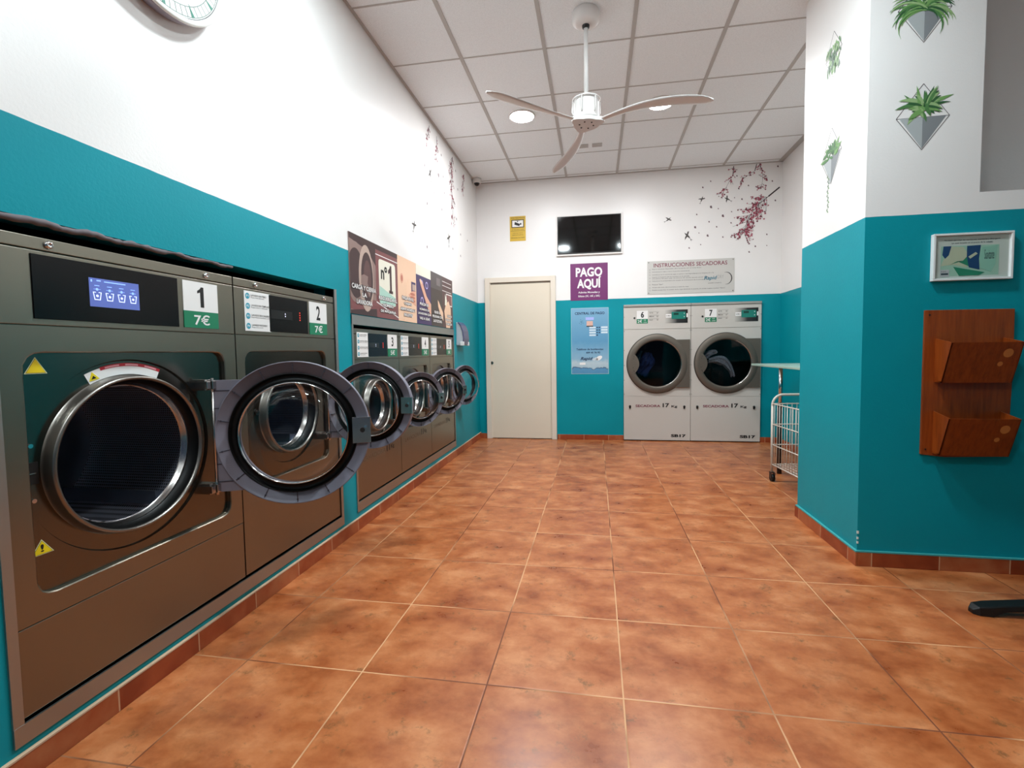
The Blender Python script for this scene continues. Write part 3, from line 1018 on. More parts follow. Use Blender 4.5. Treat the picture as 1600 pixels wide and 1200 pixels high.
# television
tv = wall_thing('television', (1.401, YB, 2.510), RB, 'black flat screen television in a white frame high on the back wall', 'television')
MB().pl(-.395, .395, -.245, .245, 0, .028).build('housing', mat('white_plastic', '#e4e1dd', .4), tv, .004)
MB().pl(-.381, .381, -.226, .226, .028, .034).build('bezel', M_blackm, tv, .002)
MB().pl(-.372, .372, -.214, .218, .034, .0345).build('screen', mat('tv_glass', '#020304', .06), tv)
# CCTV sign
sg = wall_thing('sign', (.526, YB, 2.632), RB, 'yellow surveillance camera notice on the white wall above the door', 'sign')
MY = mat('sign_yellow', '#d0ab2e', .45)
MB().pl(-.100, .100, -.152, .152, 0, .003).build('board', MY, sg)
MB().pl(-.080, .080, .010, .112, .003, .0035, 0).pl(-.068, .068, .022, .100, .0035, .004, 1).build('picture_panel', [mat('sign_brown', '#5b4a16', .5), M_white], sg)
c = MB().prism([(-.042, .050), (.020, .030), (.030, .055), (-.036, .084)], .004, .005).prism([(.030, .044), (.046, .046), (.046, .066), (.028, .066)], .004, .005).pl(-.006, .004, .080, .096, .004, .005).pl(-.030, .030, .094, .097, .004, .005)
c.build('camera_symbol', M_ink, sg)
t = MB()
text_into(t, 'ZONA VIDEOVIGILADA', -.088, .088, .122, .142, .0035, 0, .01)
text_into(t, 'LEY ORGANICA 15/1999', -.075, .075, -.018, -.006, .0035)
t.pl(-.092, .092, -.030, -.027, .003, .0035)
text_into(t, 'PUEDE EJERCITAR SUS', -.062, .062, -.062, -.050, .0035)
text_into(t, 'DERECHOS ANTE EL', -.070, .070, -.084, -.072, .0035)
text_into(t, 'RESPONSABLE DEL FICHERO', -.086, .086, -.118, -.106, .0035, 0, .01)
t.build('lettering', mat('brown_ink', '#4a3c10', .5), sg)
# pay here
sg = wall_thing('sign', (1.398, YB, 1.945), RB, 'purple sign reading PAGO AQUI above the pale blue payment notice', 'sign')
MB().pl(-.226, .226, -.224, .224, 0, .003).build('board', mat('purple_print', '#6d1f63', .45), sg)
t = MB()
text_into(t, 'PAGO', -.160, .160, .062, .174, .0035, 0, .035)
text_into(t, 'AQU\u00cd', -.145, .145, -.095, .062, .0035, 0, .035)
text_into(t, 'Admite Monedas y', -.130, .130, -.145, -.115, .0035, 0, .015)
text_into(t, 'Billetes (5\u20ac, 10\u20ac y 20\u20ac)', -.130, .130, -.190, -.160, .0035, 0, .01)
t.build('lettering', M_white, sg)
# payment centre poster
ps = wall_thing('poster', (1.404, YB, 1.222), RB, 'pale blue CENTRAL DE PAGO poster on the teal wall right of the door', 'poster')
def sea_mat():
    m = mat('sea_print', '#7ba7c4', .3)
    tc = N(m, 'ShaderNodeTexCoord')
    s = N(m, 'ShaderNodeSeparateXYZ')
    L(m, tc.outputs['Object'], s.inputs[0])
    nz = noise(m, tc.outputs['Object'], 14, 4)
    zz = math_(m, 'ADD', s.outputs[2], math_(m, 'MULTIPLY', math_(m, 'SUBTRACT', nz, .5), .09))
    f = math_(m, 'MULTIPLY', math_(m, 'ADD', zz, .407), 1 / .814)
    c = ramp(m, f, [(0, '#4e88b0'), (.075, '#5c93b8'), (.085, '#2c4c70'), (.10, '#a9bfca'), (.17, '#b4c6ce'), (.23, '#88b0c8'), (.5, '#5f99bd'), (1, '#7aaac8')])
    L(m, c, bsdf(m).inputs['Base Color'])
    return m
MB().pl(-.228, .228, -.405, .407, 0, .003).build('board', mat('poster_edge', '#9cc8d2', .3), ps)
MB().pl(-.222, .222, -.399, .401, .003, .0035).build('print', sea_mat(), ps)
NV = mat('navy_ink', '#14284c', .4)
t = MB()
text_into(t, 'CENTRAL DE PAGO', -.180, .180, .325, .356, .004, 0, .03)
text_into(t, 'Tel\u00e9fono de Incidencias:', -.165, .165, -.112, -.088, .004, 0, .02)
text_into(t, '609 45 76 92', -.045, .125, -.152, -.130, .004, 0, .03)
t.build('lettering', NV, ps)
MB().pl(-.050, .050, .258, .292, .0035, .004).build('header_patch', mat('lilac_print', '#a8b4ee', .4), ps)
MB().pl(-.038, .038, .188, .245, .0035, .004, 0).pl(-.040, .042, .176, .188, .0035, .0042, 1).build('machine_picture', [mat('peach_print', '#d8b0a0', .4), M_ink], ps)
b = MB()
for j in range(4):
    zz = .165 - .031 * j
    b.pl(-.005, .072, zz - .010, zz + .010, .0035, .004, 0)
    b.disc(.090, zz, .009, .0035, .004, 12, 1)
    if j < 3:
        b.disc(.116, zz, .009, .0035, .004, 12, 1).pl(.138, .215, zz - .010, zz + .012, .0035, .004, 0)
b.build('price_list', [mat('pale_blue_print', '#cfdfe8', .4), NV], ps)
t = MB(); text_into(t, 'Rapid', -.115, .035, -.245, -.195, .004, 0, .03, .3); t.build('logo_text', NV, ps)
t = MB(); text_into(t, 'da', .035, .100, -.235, -.200, .004, 0, .01, .2)
t.prism([(.110 + .034 * math.cos(a) + .018 * math.sin(a), -.210 + .030 * math.sin(a)) for a in [i * PI / 12 for i in range(24)]], .0035, .004)
t.build('logo_text', M_white, ps)
MB().pl(-.125, -.055, -.290, -.262, .0035, .004).build('label_patch', M_white, ps)
b = MB()
for i in range(10):
    a = i * 2.4
    b.disc(-.10 + .03 * math.cos(a) * (i / 10), .235 - .045 * (i / 10) * math.sin(a), .005, .0035, .004, 8)
b.build('bubbles', mat('bubble_print', '#4f7f9c', .4), ps)
# instructions board
ib = wall_thing('sign', (2.580, YB, 1.962), RB, 'pale grey INSTRUCCIONES SECADORAS board with printed steps above the dryers', 'sign')
MB().pl(-.492, .492, -.196, .196, 0, .005).build('board', mat('board_grey', '#c2c0bb', .3), ib, .001)
t = MB(); text_into(t, 'INSTRUCCIONES SECADORAS', -.418, .412, .122, .168, .0055, 0, .012); t.build('title', M_maroon, ib)
t = MB()
lines = ['Elija la secadora disponible, abra la puerta con un tir\u00f3n firme.', 'Introduzca la ropa y cierre la puerta suavemente.', 'Introduzca en la central de pago el n\u00famero correspondiente a la m\u00e1quina (6 o 7).',
         'Inserte el importe que se muestra en la pantalla.', 'Introduzca 2\u20ac para cada 15 minutos de secado (puede a\u00f1adir m\u00e1s).', 'Seleccione la temperatura de secado en la botonera de la secadora.', 'Presione "Start".', 'Al final del ciclo, abra la puerta y retire la ropa.', 'Puede comprobar el estado de la ropa abriendo la puerta, al cerrar vuelve a pulsar "Start".']
zz = [.098, .066, .032, .004, -.014, -.042, -.082, -.118, -.148]
ln = [.56, .43, .70, .43, .64, .61, .13, .42, .83]
for a_, z_, l_ in zip(lines, zz, ln):
    text_into(t, a_, -.435, -.435 + l_, z_ - .006, z_ + .008, .0055, 0, .008)
for z_ in (.094, .066, .032, -.005, -.042, -.082, -.118, -.148):
    t.lathe([(.006, .0055), (.0075, .0055)], -.462, z_, 12, 0, False)
t.build('lettering', mat('grey_ink', '#4a4a4c', .5), ib)
t = MB(); text_into(t, 'Rapid', .155, .300, -.058, -.002, .0055, 0, .02, .25); t.build('logo_text', mat('logo_teal', '#1f6b80', .4), ib)
t = MB(); text_into(t, 'DRY', .305, .375, -.035, .005, .0055, 0, -.005, .1); t.build('logo_text', mat('logo_grey', '#9b9a98', .4), ib)
t = MB()
for i in range(20):
    a = 1.9 - i * .18
    a2 = a - .18
    w_, w2 = .0045 * math.sin(PI * i / 20) + .0008, .0045 * math.sin(PI * (i + 1) / 20) + .0008
    c0 = (.400, -.035)
    P1 = [(c0[0] + (.062 + s_ * w_) * math.cos(a), c0[1] + (.070 + s_ * w_) * math.sin(a)) for s_ in (-1, 1)]
    P2 = [(c0[0] + (.062 + s_ * w2) * math.cos(a2), c0[1] + (.070 + s_ * w2) * math.sin(a2)) for s_ in (-1, 1)]
    t.prism([P1[0], P2[0], P2[1], P1[1]][::-1], .005, .0055)
text_into(t, 'LAVANDER\u00cdA AUTOSERVICIO', .20, .35, -.090, -.078, .0055)
t.build('logo_swoosh', M_ink, ib)
b = MB()
for sx in (-1, 1):
    for sz in (-1, 1): MB().disc(sx * .475, sz * .180, .005, .005, .008, 10).build('board_screw', M_ink, ib)

# ceiling dome camera in the corner
cd = empty('security_camera', (.055, 5.72, H), 0)
tag(cd, 'small white dome security camera under the ceiling in the far left corner', 'security camera')
MB().vlathe([(.001, 0), (.055, 0), (.057, -.020), (.050, -.045), (.046, -.052), (.001, -.053)], 0, 0, 32).build('housing', mat('cam_white', '#d8d4d0', .4), cd)
MB().vlathe([(.034, -.050), (.032, -.062), (.024, -.076), (.012, -.083), (.001, -.085)], 0, 0, 24).build('dome', mat('smoked_dome', '#16100f', .1), cd)

# two thin grey plates in a ceiling tile
for i, x in enumerate((1.36, 1.50)):
    v = MB().box(x - .05, x + .05, 5.0, 5.08, H - .005, H - .0005).build('ceiling_plate', M_grid)
    tag(v, 'small grey plate in the ceiling tile, %s of the two beyond the fan' % ('left' if i == 0 else 'right'), 'vent', 'small plates in a ceiling tile')

# ================================================================= POSTER ROW ON THE LEFT WALL
PZ0, PZ1 = 1.352, 1.846
M_pb = mat('poster_brown', '#7b4646', .35)
M_pbd = mat('poster_dark_brown', '#3d2626', .35)
M_pw = mat('poster_cream', '#e6e3d2', .35)
M_skin = mat('poster_skin', '#dba58c', .35)
M_skin2 = mat('poster_skin_light', '#e9c3a4', .35)
M_skin3 = mat('poster_skin_dark', '#b86f5a', .35)
M_purp = mat('poster_purple', '#38265c', .35)
M_beige = mat('poster_beige', '#b7a093', .35)
M_taupe = mat('poster_taupe', '#8c736c', .35)
M_tint = mat('poster_mint', '#a9cfc0', .35)
def poster(y0, y1, label, base, draw, lines, tz=1.0, ins=0):
    w_ = y1 - y0
    r = wall_thing('poster', (0, (y0 + y1) / 2, PZ0), RL, label, 'poster')
    h = PZ1 - PZ0
    MB().pl(-w_ / 2 + .0008, w_ / 2 - .0008, 0, h, 0, .006).build('board', base, r)
    draw(r, w_, h)
    t = MB()
    for s_, u, hw, z_, hz in lines:
        text_into(t, s_, u - hw, u + hw, z_, z_ + hz, .0095, 0, .03)
        text_into(t, s_, u - hw - .003, u + hw + .003, z_ - .003, z_ + hz + .003, .0088, 1, .10)
    t.build('lettering', [M_white, mat('text_shadow', '#2a1a1c', .5)], r)
    return r
def ell(cu, cz, a, b, k=28, rot=0, p0=0, p1=2 * PI):
    return [(cu + a * math.cos(t) * math.cos(rot) - b * math.sin(t) * math.sin(rot), cz + a * math.cos(t) * math.sin(rot) + b * math.sin(t) * math.cos(rot)) for t in [p0 + (p1 - p0) * i / k for i in range(k)]]
def d1_(r, w_, h):
    m = MB()
    m.prism([(-w_ / 2, h), (-w_ / 2, h * .93), (w_ * .18, h * .86), (w_ / 2, h * .70), (w_ / 2, h)], .006, .0065, 0)
    m.prism([(max(-.172, x), z_) for x, z_ in ell(-.10, .26, .125, .19, 40)], .0062, .007, 1)
    m.prism([(max(-.172, x), z_) for x, z_ in ell(-.10, .255, .10, .155, 40)], .007, .0073, 0)
    m.prism(ell(.035, .240, .100, .215), .0065, .0076, 2)
    m.prism(ell(.045, .245, .080, .165), .0076, .0079, 0)
    m.prism(ell(.050, .240, .050, .120), .0079, .0081, 3)
    m.prism([(-.035, .25), (-.040, .20), (.025, .17), (.075, .12), (.085, .155), (.045, .21), (.055, .255), (.0, .262)], .0081, .0086, 1)
    m.prism([(-w_ / 2, 0), (w_ / 2, .0), (w_ / 2, .055), (-w_ / 2, .022)], .0065, .0069, 0)
    m.prism([(-w_ / 2, .03), (w_ / 2 - .05, .0), (w_ / 2, .04), (w_ / 2, .11), (-w_ / 2, .12)], .0062, .0066, 4)
    m.build('picture', [M_pbd, M_taupe, M_beige, mat('poster_shadow', '#5a3c3a', .35), M_pb], r)
poster(2.694, 3.042, 'poster with a washer door picture, CARGA Y CIERRA LA LAVADORA, leftmost of the row', M_taupe, d1_,
       [('CARGA Y CIERRA', -.0, .160, .158, .030), ('LA', -.0, .030, .115, .028), ('LAVADORA', 0, .105, .066, .030)])
def d2_(r, w_, h):
    m = MB()
    m.pl(-w_ / 2, w_ / 2, h * .93, h, .006, .0065, 0).pl(-w_ / 2, w_ / 2, h * .86, h * .872, .006, .0065, 3)
    rr = [(x, -y_, z) for x, y_, z in loop_rect(0, .27, -.135, .135, .095, .405, [2 * PI * i / 60 for i in range(60)], 0, .025)]
    m.prism([(p_[0], p_[2]) for p_ in rr], .006, .007, 1)
    m.prism([(-.13, .10), (.13, .10), (.13, .16), (-.13, .22)], .007, .0073, 2)
    m.prism([(-w_ / 2, .10), (w_ / 2, .015), (w_ / 2, .022), (-w_ / 2, .108)], .0065, .0072, 3)
    m.build('picture', [M_pbd, M_pw, M_tint, M_white], r)
    t = MB()
    text_into(t, 'n\u00ba', -.105, -.005, .270, .365, .0078, 0, .03)
    digit_one(t, .012, .068, .185, .385, .0080, 1, True)
    t.build('big_number', [M_ink, mat('poster_ink_brown', '#3c2224', .4)], r)
poster(3.042, 3.400, 'poster with a cream card and a large number 1, second from the left', M_pb, d2_,
       [('RECUERDA EL', 0, .150, .125, .026), ('N\u00daMERO', 0, .085, .082, .026), ('DE M\u00c1QUINA', 0, .125, .038, .026)])
def d3_(r, w_, h):
    m = MB()
    m.prism([(-.09, .0), (.08, 0), (.13, .10), (.13, .24), (.03, .22), (.02, .34), (-.01, .30), (-.05, .16)], .006, .007, 1)
    m.prism([(.02, .22), (.10, .255), (.17, .26), (.17, .14), (.07, .16)], .007, .0076, 2)
    for i in range(3): m.prism(ell(.10, .175 + .027 * i, .05, .011), .0076, .008, 3)
    m.prism(ell(-.11, .33, .030, .038), .006, .007, 2).prism(ell(-.11, .33, .016, .024), .007, .0076, 3)
    m.pl(.08, .17, .245, .33, .0062, .0068, 0).pl(.10, .17, .262, .312, .0068, .007, 4)
    m.build('picture', [M_purp, M_skin2, M_skin, M_skin3, M_beige], r)
poster(3.400, 3.772, 'flesh coloured poster with a hand feeding coins, PAGA EN EL CAJERO, third from the left', M_skin2, d3_,
       [('PAGA EN EL', 0, .115, .170, .026), ('CAJERO', 0, .075, .127, .024), ('ADMITE MONEDAS Y', 0, .150, .085, .022), ('BILLETES', 0, .085, .042, .022)])
def d4_(r, w_, h):
    m = MB()
    m.pl(-w_ / 2, w_ / 2, h * .83, h, .006, .0066, 0)
    for (a, b) in ((-.05, .345), (.07, .345), (-.05, .20), (.07, .20)):
        m.lathe([(.022, .0072), (.032, .0072)], a, b, 24, 1, False)
    m.prism([(-.10, .375), (-.04, .365), (.06, .25), (.17, .19), (.17, .08), (.10, .13), (.0, .24), (-.08, .33)], .0072, .008, 2)
    m.prism(ell(-.075, .360, .028, .018, 20, -.5), .008, .0083, 3)
    m.build('picture', [M_pw, mat('poster_lilac', '#b7aee0', .35), M_skin, M_skin2], r)
poster(3.772, 4.125, 'purple keypad poster with cream top and a pressing finger, fourth from the left', M_purp, d4_,
       [('PULSA EL', 0, .110, .160, .024), ('N\u00daMERO DE', 0, .120, .118, .022), ('LAVADORA QUE', 0, .155, .078, .022), ('VAS A USAR', 0, .125, .038, .024)])
def d5_(r, w_, h):
    m = MB()
    m.pl(-w_ / 2, w_ / 2, h * .70, h, .006, .0064, 0).pl(-.01, .10, .385, .455, .0064, .007, 1)
    m.prism([(.02, .25), (.05, .235), (.17, .14), (.17, .06), (.06, .15), (.03, .19)], .0066, .0074, 2)
    m.build('picture', [mat('poster_grey', '#4a4344', .35), mat('poster_grey_light', '#6a6264', .35), M_skin2], r)
poster(4.125, 4.450, 'dark grey poster with a finger pointing left, PROGRAMA CON LAS FLECHAS, fifth from the left', mat('poster_charcoal', '#352b2c', .35), d5_,
       [('ELIGE EL', 0, .085, .118, .024), ('PROGRAMA CON', 0, .140, .078, .024), ('LAS FLECHAS', 0, .120, .036, .026)])
def d6_(r, w_, h):
    m = MB()
    for z_ in (.445, .405, .355): m.pl(-w_ / 2, .12, z_, z_ + .005, .006, .0066, 1)
    m.pl(-.05, .14, .22, .34, .006, .0066, 1).pl(-.04, .13, .23, .33, .0066, .007, 0)
    m.prism([(-.07, .0), (.05, .0), (.09, .06), (.09, .20), (.02, .27), (-.06, .24), (-.12, .16)], .007, .0078, 2)
    m.prism([(-.10, .22), (-.085, .33), (-.03, .27), (-.05, .22)], .0078, .0084, 3)
    m.build('picture', [M_pb, M_white, M_skin2, M_pw], r)
poster(4.450, 4.780, 'maroon poster with a pale thumb, PARA COMENZAR, rightmost of the row above the machines', mat('poster_maroon', '#4d3236', .35), d6_,
       [('CLICK EN', .04, .075, .108, .022), ('START PARA', .02, .100, .068, .022), ('COMENZAR', .02, .100, .028, .022)])

# paper dispenser beyond machine 5
ds = wall_thing('paper_dispenser', (0, 5.0, 1.180), RL, 'white and blue curved wall dispenser beyond the last washing machine', 'dispenser')
prof = [(.0, .0), (.075, .0), (.098, .018), (.112, .075), (.100, .150), (.070, .210), (.030, .243), (.0, .250)]
def side_prism(mb, prof_, u0_, u1_, mi=0, sc=1.0, sm=False):
    k = len(prof_)
    vs = [(u0_, -n * sc, z) for n, z in prof_] + [(u1_, -n * sc, z) for n, z in prof_]
    fs = [tuple(range(k)), tuple(range(2 * k - 1, k - 1, -1))] + [((i + 1) % k, i, k + i, k + (i + 1) % k) for i in range(k)]
    mb.add(vs, fs, mi, sm)
m = MB(); side_prism(m, prof, -.10, .10, 0, .72)
m.build('body', mat('dispenser_grey', '#b9bcc2', .35), ds, .006)
m = MB()
pr2 = [(.030, .243), (.070, .210), (.100, .150), (.112, .075), (.098, .018), (.104, .012), (.121, .072), (.108, .156), (.074, .219), (.032, .252)]
side_prism(m, pr2, -.105, .105, 0, .72)
m.build('cover_band', mat('dispenser_blue', '#39436e', .25), ds)
for u in (-.108, .094): MB().pl(u, u + .014, -.002, .04, .045, .088).build('lower_clip', M_white, ds, .003)

# wall clock, partly above the frame
ck = wall_thing('wall_clock', (0, 1.446, 2.537), RL, 'round white wall clock with green ornaments, cut by the top edge', 'clock')
MB().lathe([(.240, 0), (.262, .008), (.267, .028), (.267, .050), (.255, .050)], 0, 0, 96).build('case', mat('clock_case', '#8c8796', .35), ck)
MB().lathe([(.266, .046), (.272, .050), (.270, .056), (.258, .0575), (.252, .052), (.250, .046)], 0, 0, 96).lathe([(.248, .046), (.001, .046)], 0, 0, 64).build('dial', mat('dial_white', '#e4e6e2', .35), ck)
m = MB()
m.lathe([(.242, .0465), (.245, .0465)], 0, 0, 96, 0, False).lathe([(.210, .0465), (.213, .0465)], 0, 0, 96, 0, False)
for i in range(60):
    a = 2 * PI * i / 60
    c, s_ = math.cos(a), math.sin(a)
    m.prism([(.212 * c - .0011 * s_, .212 * s_ + .0011 * c), (.212 * c + .0011 * s_, .212 * s_ - .0011 * c), (.243 * c + .0011 * s_, .243 * s_ - .0011 * c), (.243 * c - .0011 * s_, .243 * s_ + .0011 * c)], .046, .0468)
m.build('minute_track', mat('dial_grey', '#7f8a84', .5), ck)
m = MB()
for i in range(12):
    a = 2 * PI * i / 12
    c, s_ = math.cos(a), math.sin(a)
    w_ = .007
    m.prism([(.204 * c, .204 * s_), (.243 * c + w_ * s_, .243 * s_ - w_ * c), (.243 * c - w_ * s_, .243 * s_ + w_ * c)], .046, .0472)
m.build('hour_mark', mat('dial_green', '#3c7a68', .5), ck)
m = MB()
for i in range(12):
    a = PI / 2 - 2 * PI * (i + 1) / 12
    s_ = str(i + 1)
    u, z_ = .165 * math.cos(a), .165 * math.sin(a)
    text_into(m, s_, u - .012 * len(s_), u + .012 * len(s_), z_ - .028, z_ + .028, .0472)
m.build('numeral', mat('numeral_green', '#56796f', .5), ck)
m = MB()
for a, l_, w_ in ((2.2, .12, .005), (.6, .16, .004)):
    c, s_ = math.cos(a), math.sin(a)
    m.prism([(-w_ * s_, w_ * c), (w_ * s_, -w_ * c), (l_ * c, l_ * s_)], .049, .051)
m.disc(0, 0, .010, .049, .053, 16)
m.build('clock_hand', M_ink, ck)

# ================================================================= WALL DECALS
GREENS = [mat('leaf_green_%d' % i, c, .5) for i, c in enumerate(('#2c5a34', '#4a7a44', '#6d9a58', '#8fae78'))]
M_line = mat('decal_line', '#5a5356', .5)
M_potl, M_potd = mat('pot_light', '#a9afb0', .5), mat('pot_dark', '#7f8487', .5)
def leaf(mb, u, z, a, l_, w_, n, mi, curve=0):
    pts, pts2 = [], []
    K = 7
    x, y_ = u, z
    for i in range(K + 1):
        t = i / K
        ww = w_ * math.sin(PI * min(1, .12 + t * .88)) if t < 1 else .0003
        aa = a + curve * t
        if i: x, y_ = x + l_ / K * math.cos(aa), y_ + l_ / K * math.sin(aa)
        pts.append((x - ww * math.sin(aa), y_ + ww * math.cos(aa)))
        pts2.append((x + ww * math.sin(aa), y_ - ww * math.cos(aa)))
    # strip of quads keeps curved leaves valid
    k = K + 1
    vs = [(p[0], -n, p[1]) for p in pts] + [(p[0], -n, p[1]) for p in pts2]
    mb.add(vs, [(i, k + i, k + i + 1, i + 1) for i in range(K)], mi)
def line(mb, p, q, w_, n, mi=0):
    dx, dz = q[0] - p[0], q[1] - p[1]
    l_ = math.hypot(dx, dz) or 1
    ox, oz = -dz / l_ * w_ / 2, dx / l_ * w_ / 2
    mb.add([(p[0] + ox, -n, p[1] + oz), (p[0] - ox, -n, p[1] - oz), (q[0] - ox, -n, q[1] - oz), (q[0] + ox, -n, q[1] + oz)], [(0, 1, 2, 3)], mi)
def plant_decal(loc, rz, s_, label, seed, kind):
    """flat wall sticker: wire diamond, folded paper pot and a plant; origin at the bottom tip"""
    rnd = random.Random(seed)
    r = wall_thing('plant_decal', loc, rz, label, 'wall sticker')
    hw, hm, ht = .112 * s_, .150 * s_, .304 * s_
    f = MB()
    for p, q in (((0, 0), (hw, hm)), ((hw, hm), (0, ht)), ((0, ht), (-hw, hm)), ((-hw, hm), (0, 0)), ((-hw, hm), (hw, hm))):
        line(f, p, q, .0028, .0006)
    f.build('wire_diamond', M_line, r)
    if kind != 'fern2':
        p = MB().prism([(0, .006), (0, hm), (-hw * .88, hm)], .0002, .0008, 0).prism([(0, .006), (hw * .88, hm), (0, hm)], .0002, .0008, 1)
        p.build('pot', [M_potl, M_potd], r)
    g_ = MB()
    if kind == 'spiky':
        for i in range(56):
            a = rnd.uniform(-1.2, PI + 1.2)
            l_ = rnd.uniform(.05, .112) * s_ * (1 if math.sin(a) > -.2 else .8)
            leaf(g_, rnd.uniform(-.02, .02), hm + rnd.uniform(.03, .065) * s_, a, l_, rnd.uniform(.006, .010) * s_, .0012 + i * .00003, rnd.randrange(4), rnd.uniform(-.45, .45) - .3 * math.cos(a))
    elif kind == 'grass':
        for i in range(50):
            a = rnd.uniform(.2, PI - .2)
            l_ = rnd.uniform(.10, .19) * s_
            leaf(g_, rnd.uniform(-.02, .02), hm + rnd.uniform(-.01, .02) * s_, a, l_, rnd.uniform(.004, .0065) * s_, .0012 + i * .00003, rnd.randrange(4), -math.copysign(rnd.uniform(1.2, 2.3), math.cos(a)))
    elif kind == 'trail':
        for i in range(38):
            a = rnd.uniform(-.3, PI + .3)
            leaf(g_, rnd.uniform(-.05, .05) * s_, hm + rnd.uniform(-.01, .05) * s_, a, rnd.uniform(.03, .08) * s_, rnd.uniform(.006, .010) * s_, .0012 + i * .00003, rnd.randrange(3), rnd.uniform(-.5, .5))
        x, z_ = -.035, hm * .45
        for i in range(16):
            x2, z2 = x + .004 * math.sin(i * .8), z_ - .013
            line(g_, (x, z_), (x2, z2), .0016, .0012, 0)
            leaf(g_, x2, z2, -PI / 2 + (.9 if i % 2 else -.9), .016, .0035, .0013, rnd.randrange(3))
            x, z_ = x2, z2
    else:
        for i in range(70):
            u = rnd.uniform(-.8, .8) * hw
            z_ = hm + rnd.uniform(-.09, .085) * s_
            leaf(g_, u, z_, -PI / 2 + rnd.uniform(-.7, .7), rnd.uniform(.03, .06) * s_, rnd.uniform(.006, .010) * s_, .0012 + i * .00003, rnd.randrange(4), rnd.uniform(-.3, .3))
        for i in range(10):
            u = rnd.uniform(-.9, .7) * hw
            leaf(g_, u, hm - .05 * s_, -PI / 2 + rnd.uniform(-.2, .2), rnd.uniform(.06, .11) * s_, .006 * s_, .0012, rnd.randrange(4), 0)
    g_.build('foliage', GREENS, r)
    return r
plant_decal((3.008, PY0, 2.031), RB, 1.0, 'spiky green plant sticker in a diamond hanger, lower one on the wide pillar face', 11, 'spiky')
plant_decal((3.003, PY0, 2.523), RB, 1.0, 'grassy plant sticker in a grey cone pot, cut by the top edge of the picture', 12, 'grass')
plant_decal((PX, 2.928, 2.585), RP, .80, 'leafy hanging plant sticker without pot, upper one on the narrow pillar side', 13, 'fern2')
plant_decal((PX, 2.930, 2.010), RP, 1.0, 'potted plant sticker with a trailing vine, lower one on the narrow pillar side', 14, 'trail')

M_twig = mat('twig_print', '#2c1c22', .6)
M_bl = [mat('blossom_%d' % i, c, .6) for i, c in enumerate(('#94384e', '#ac5a6a', '#6a2c3a'))]
def flower(mb, u, z, r_, n, mi):
    k = 10
    pts = []
    for i in range(k):
        rr = r_ if i % 2 == 0 else r_ * .55
        pts.append((u + rr * math.cos(2 * PI * i / k), z + rr * math.sin(2 * PI * i / k)))
    mb.add([(p[0], -n, p[1]) for p in pts], [tuple(range(k))], mi)
def branch_decal(rz, base, main, dens, spread, label, seed, fr=.010, thick=.008):
    """main: poly line (u,z) in wall coordinates"""
    rnd = random.Random(seed)
    if rz == RL: loc = (0, main[0][0], main[0][1])
    else: loc = (main[0][0], D, main[0][1])
    r = wall_thing('blossom_decal', loc, rz, label, 'wall sticker')
    o = main[0]
    pts = [(a - o[0], b - o[1]) for a, b in main]
    t, f = MB(), MB()
    k = len(pts) - 1
    for i in range(k):
        line(t, pts[i], pts[i + 1], thick * (1 if i == 0 else .42 - .22 * i / k), .0008)
    c = 0
    for i in range(base, k):
        dx, dz = pts[i + 1][0] - pts[i][0], pts[i + 1][1] - pts[i][1]
        for j in range(dens):
            q = rnd.random()
            p = (pts[i][0] + dx * q, pts[i][1] + dz * q)
            a = math.atan2(dz, dx) + rnd.choice((-1, 1)) * rnd.uniform(.4, 1.1)
            l_ = rnd.uniform(.3, 1) * spread
            e = (p[0] + l_ * math.cos(a), p[1] + l_ * math.sin(a))
            line(t, p, e, .0025, .0009)
            for m_ in range(rnd.randrange(2, 5)):
                w_ = rnd.uniform(.3, 1.08)
                flower(f, p[0] + (e[0] - p[0]) * w_ + rnd.uniform(-.012, .012), p[1] + (e[1] - p[1]) * w_ + rnd.uniform(-.012, .012), rnd.uniform(.6, 1.15) * fr, .0011 + .00001 * c, rnd.randrange(3))
                c += 1
    t.build('twig', M_twig, r)
    f.build('blossom', M_bl, r)
    return r
branch_decal(RB, 0, [(3.052, 3.20), (3.045, 3.10), (3.00, 3.02), (2.955, 2.93), (2.93, 2.90)], 4, .075, 'pink blossom branch sticker hanging under the ceiling on the back wall, left of three', 21)
branch_decal(RB, 1, [(3.30, 3.205), (3.28, 3.13), (3.20, 3.08), (3.13, 3.03)], 5, .07, 'pink blossom sprig sticker hanging under the ceiling, middle of three', 22)
branch_decal(RB, 0, [(3.33, 3.205), (3.36, 3.12), (3.365, 3.03), (3.355, 2.94)], 5, .075, 'pink blossom sprig sticker hanging nearest the right corner', 23)
branch_decal(RB, 1, [(3.548, 2.930), (3.43, 2.835), (3.33, 2.755), (3.25, 2.66), (3.20, 2.56), (3.17, 2.44)], 24, .175, 'largest pink cherry blossom branch sticker on the back wall above the dryers', 24, .0125, .015)
branch_decal(RL, 0, [(4.20, 3.155), (4.165, 3.06), (4.12, 3.00)], 5, .07, 'small blossom sprig sticker on the left wall, nearest the camera', 25)
branch_decal(RL, 0, [(4.40, 3.15), (4.40, 3.03), (4.36, 2.90)], 6, .07, 'blossom sprig sticker on the left wall, second from the camera', 26)
branch_decal(RL, 0, [(4.90, 3.155), (4.84, 3.02), (4.84, 2.85), (4.88, 2.68), (4.86, 2.50)], 12, .13, 'large cherry blossom branch sticker on the left wall', 27, .011, .014)
branch_decal(RL, 0, [(5.34, 3.14), (5.30, 3.02), (5.28, 2.90)], 8, .08, 'blossom sprig sticker on the left wall beside the corner camera', 28)

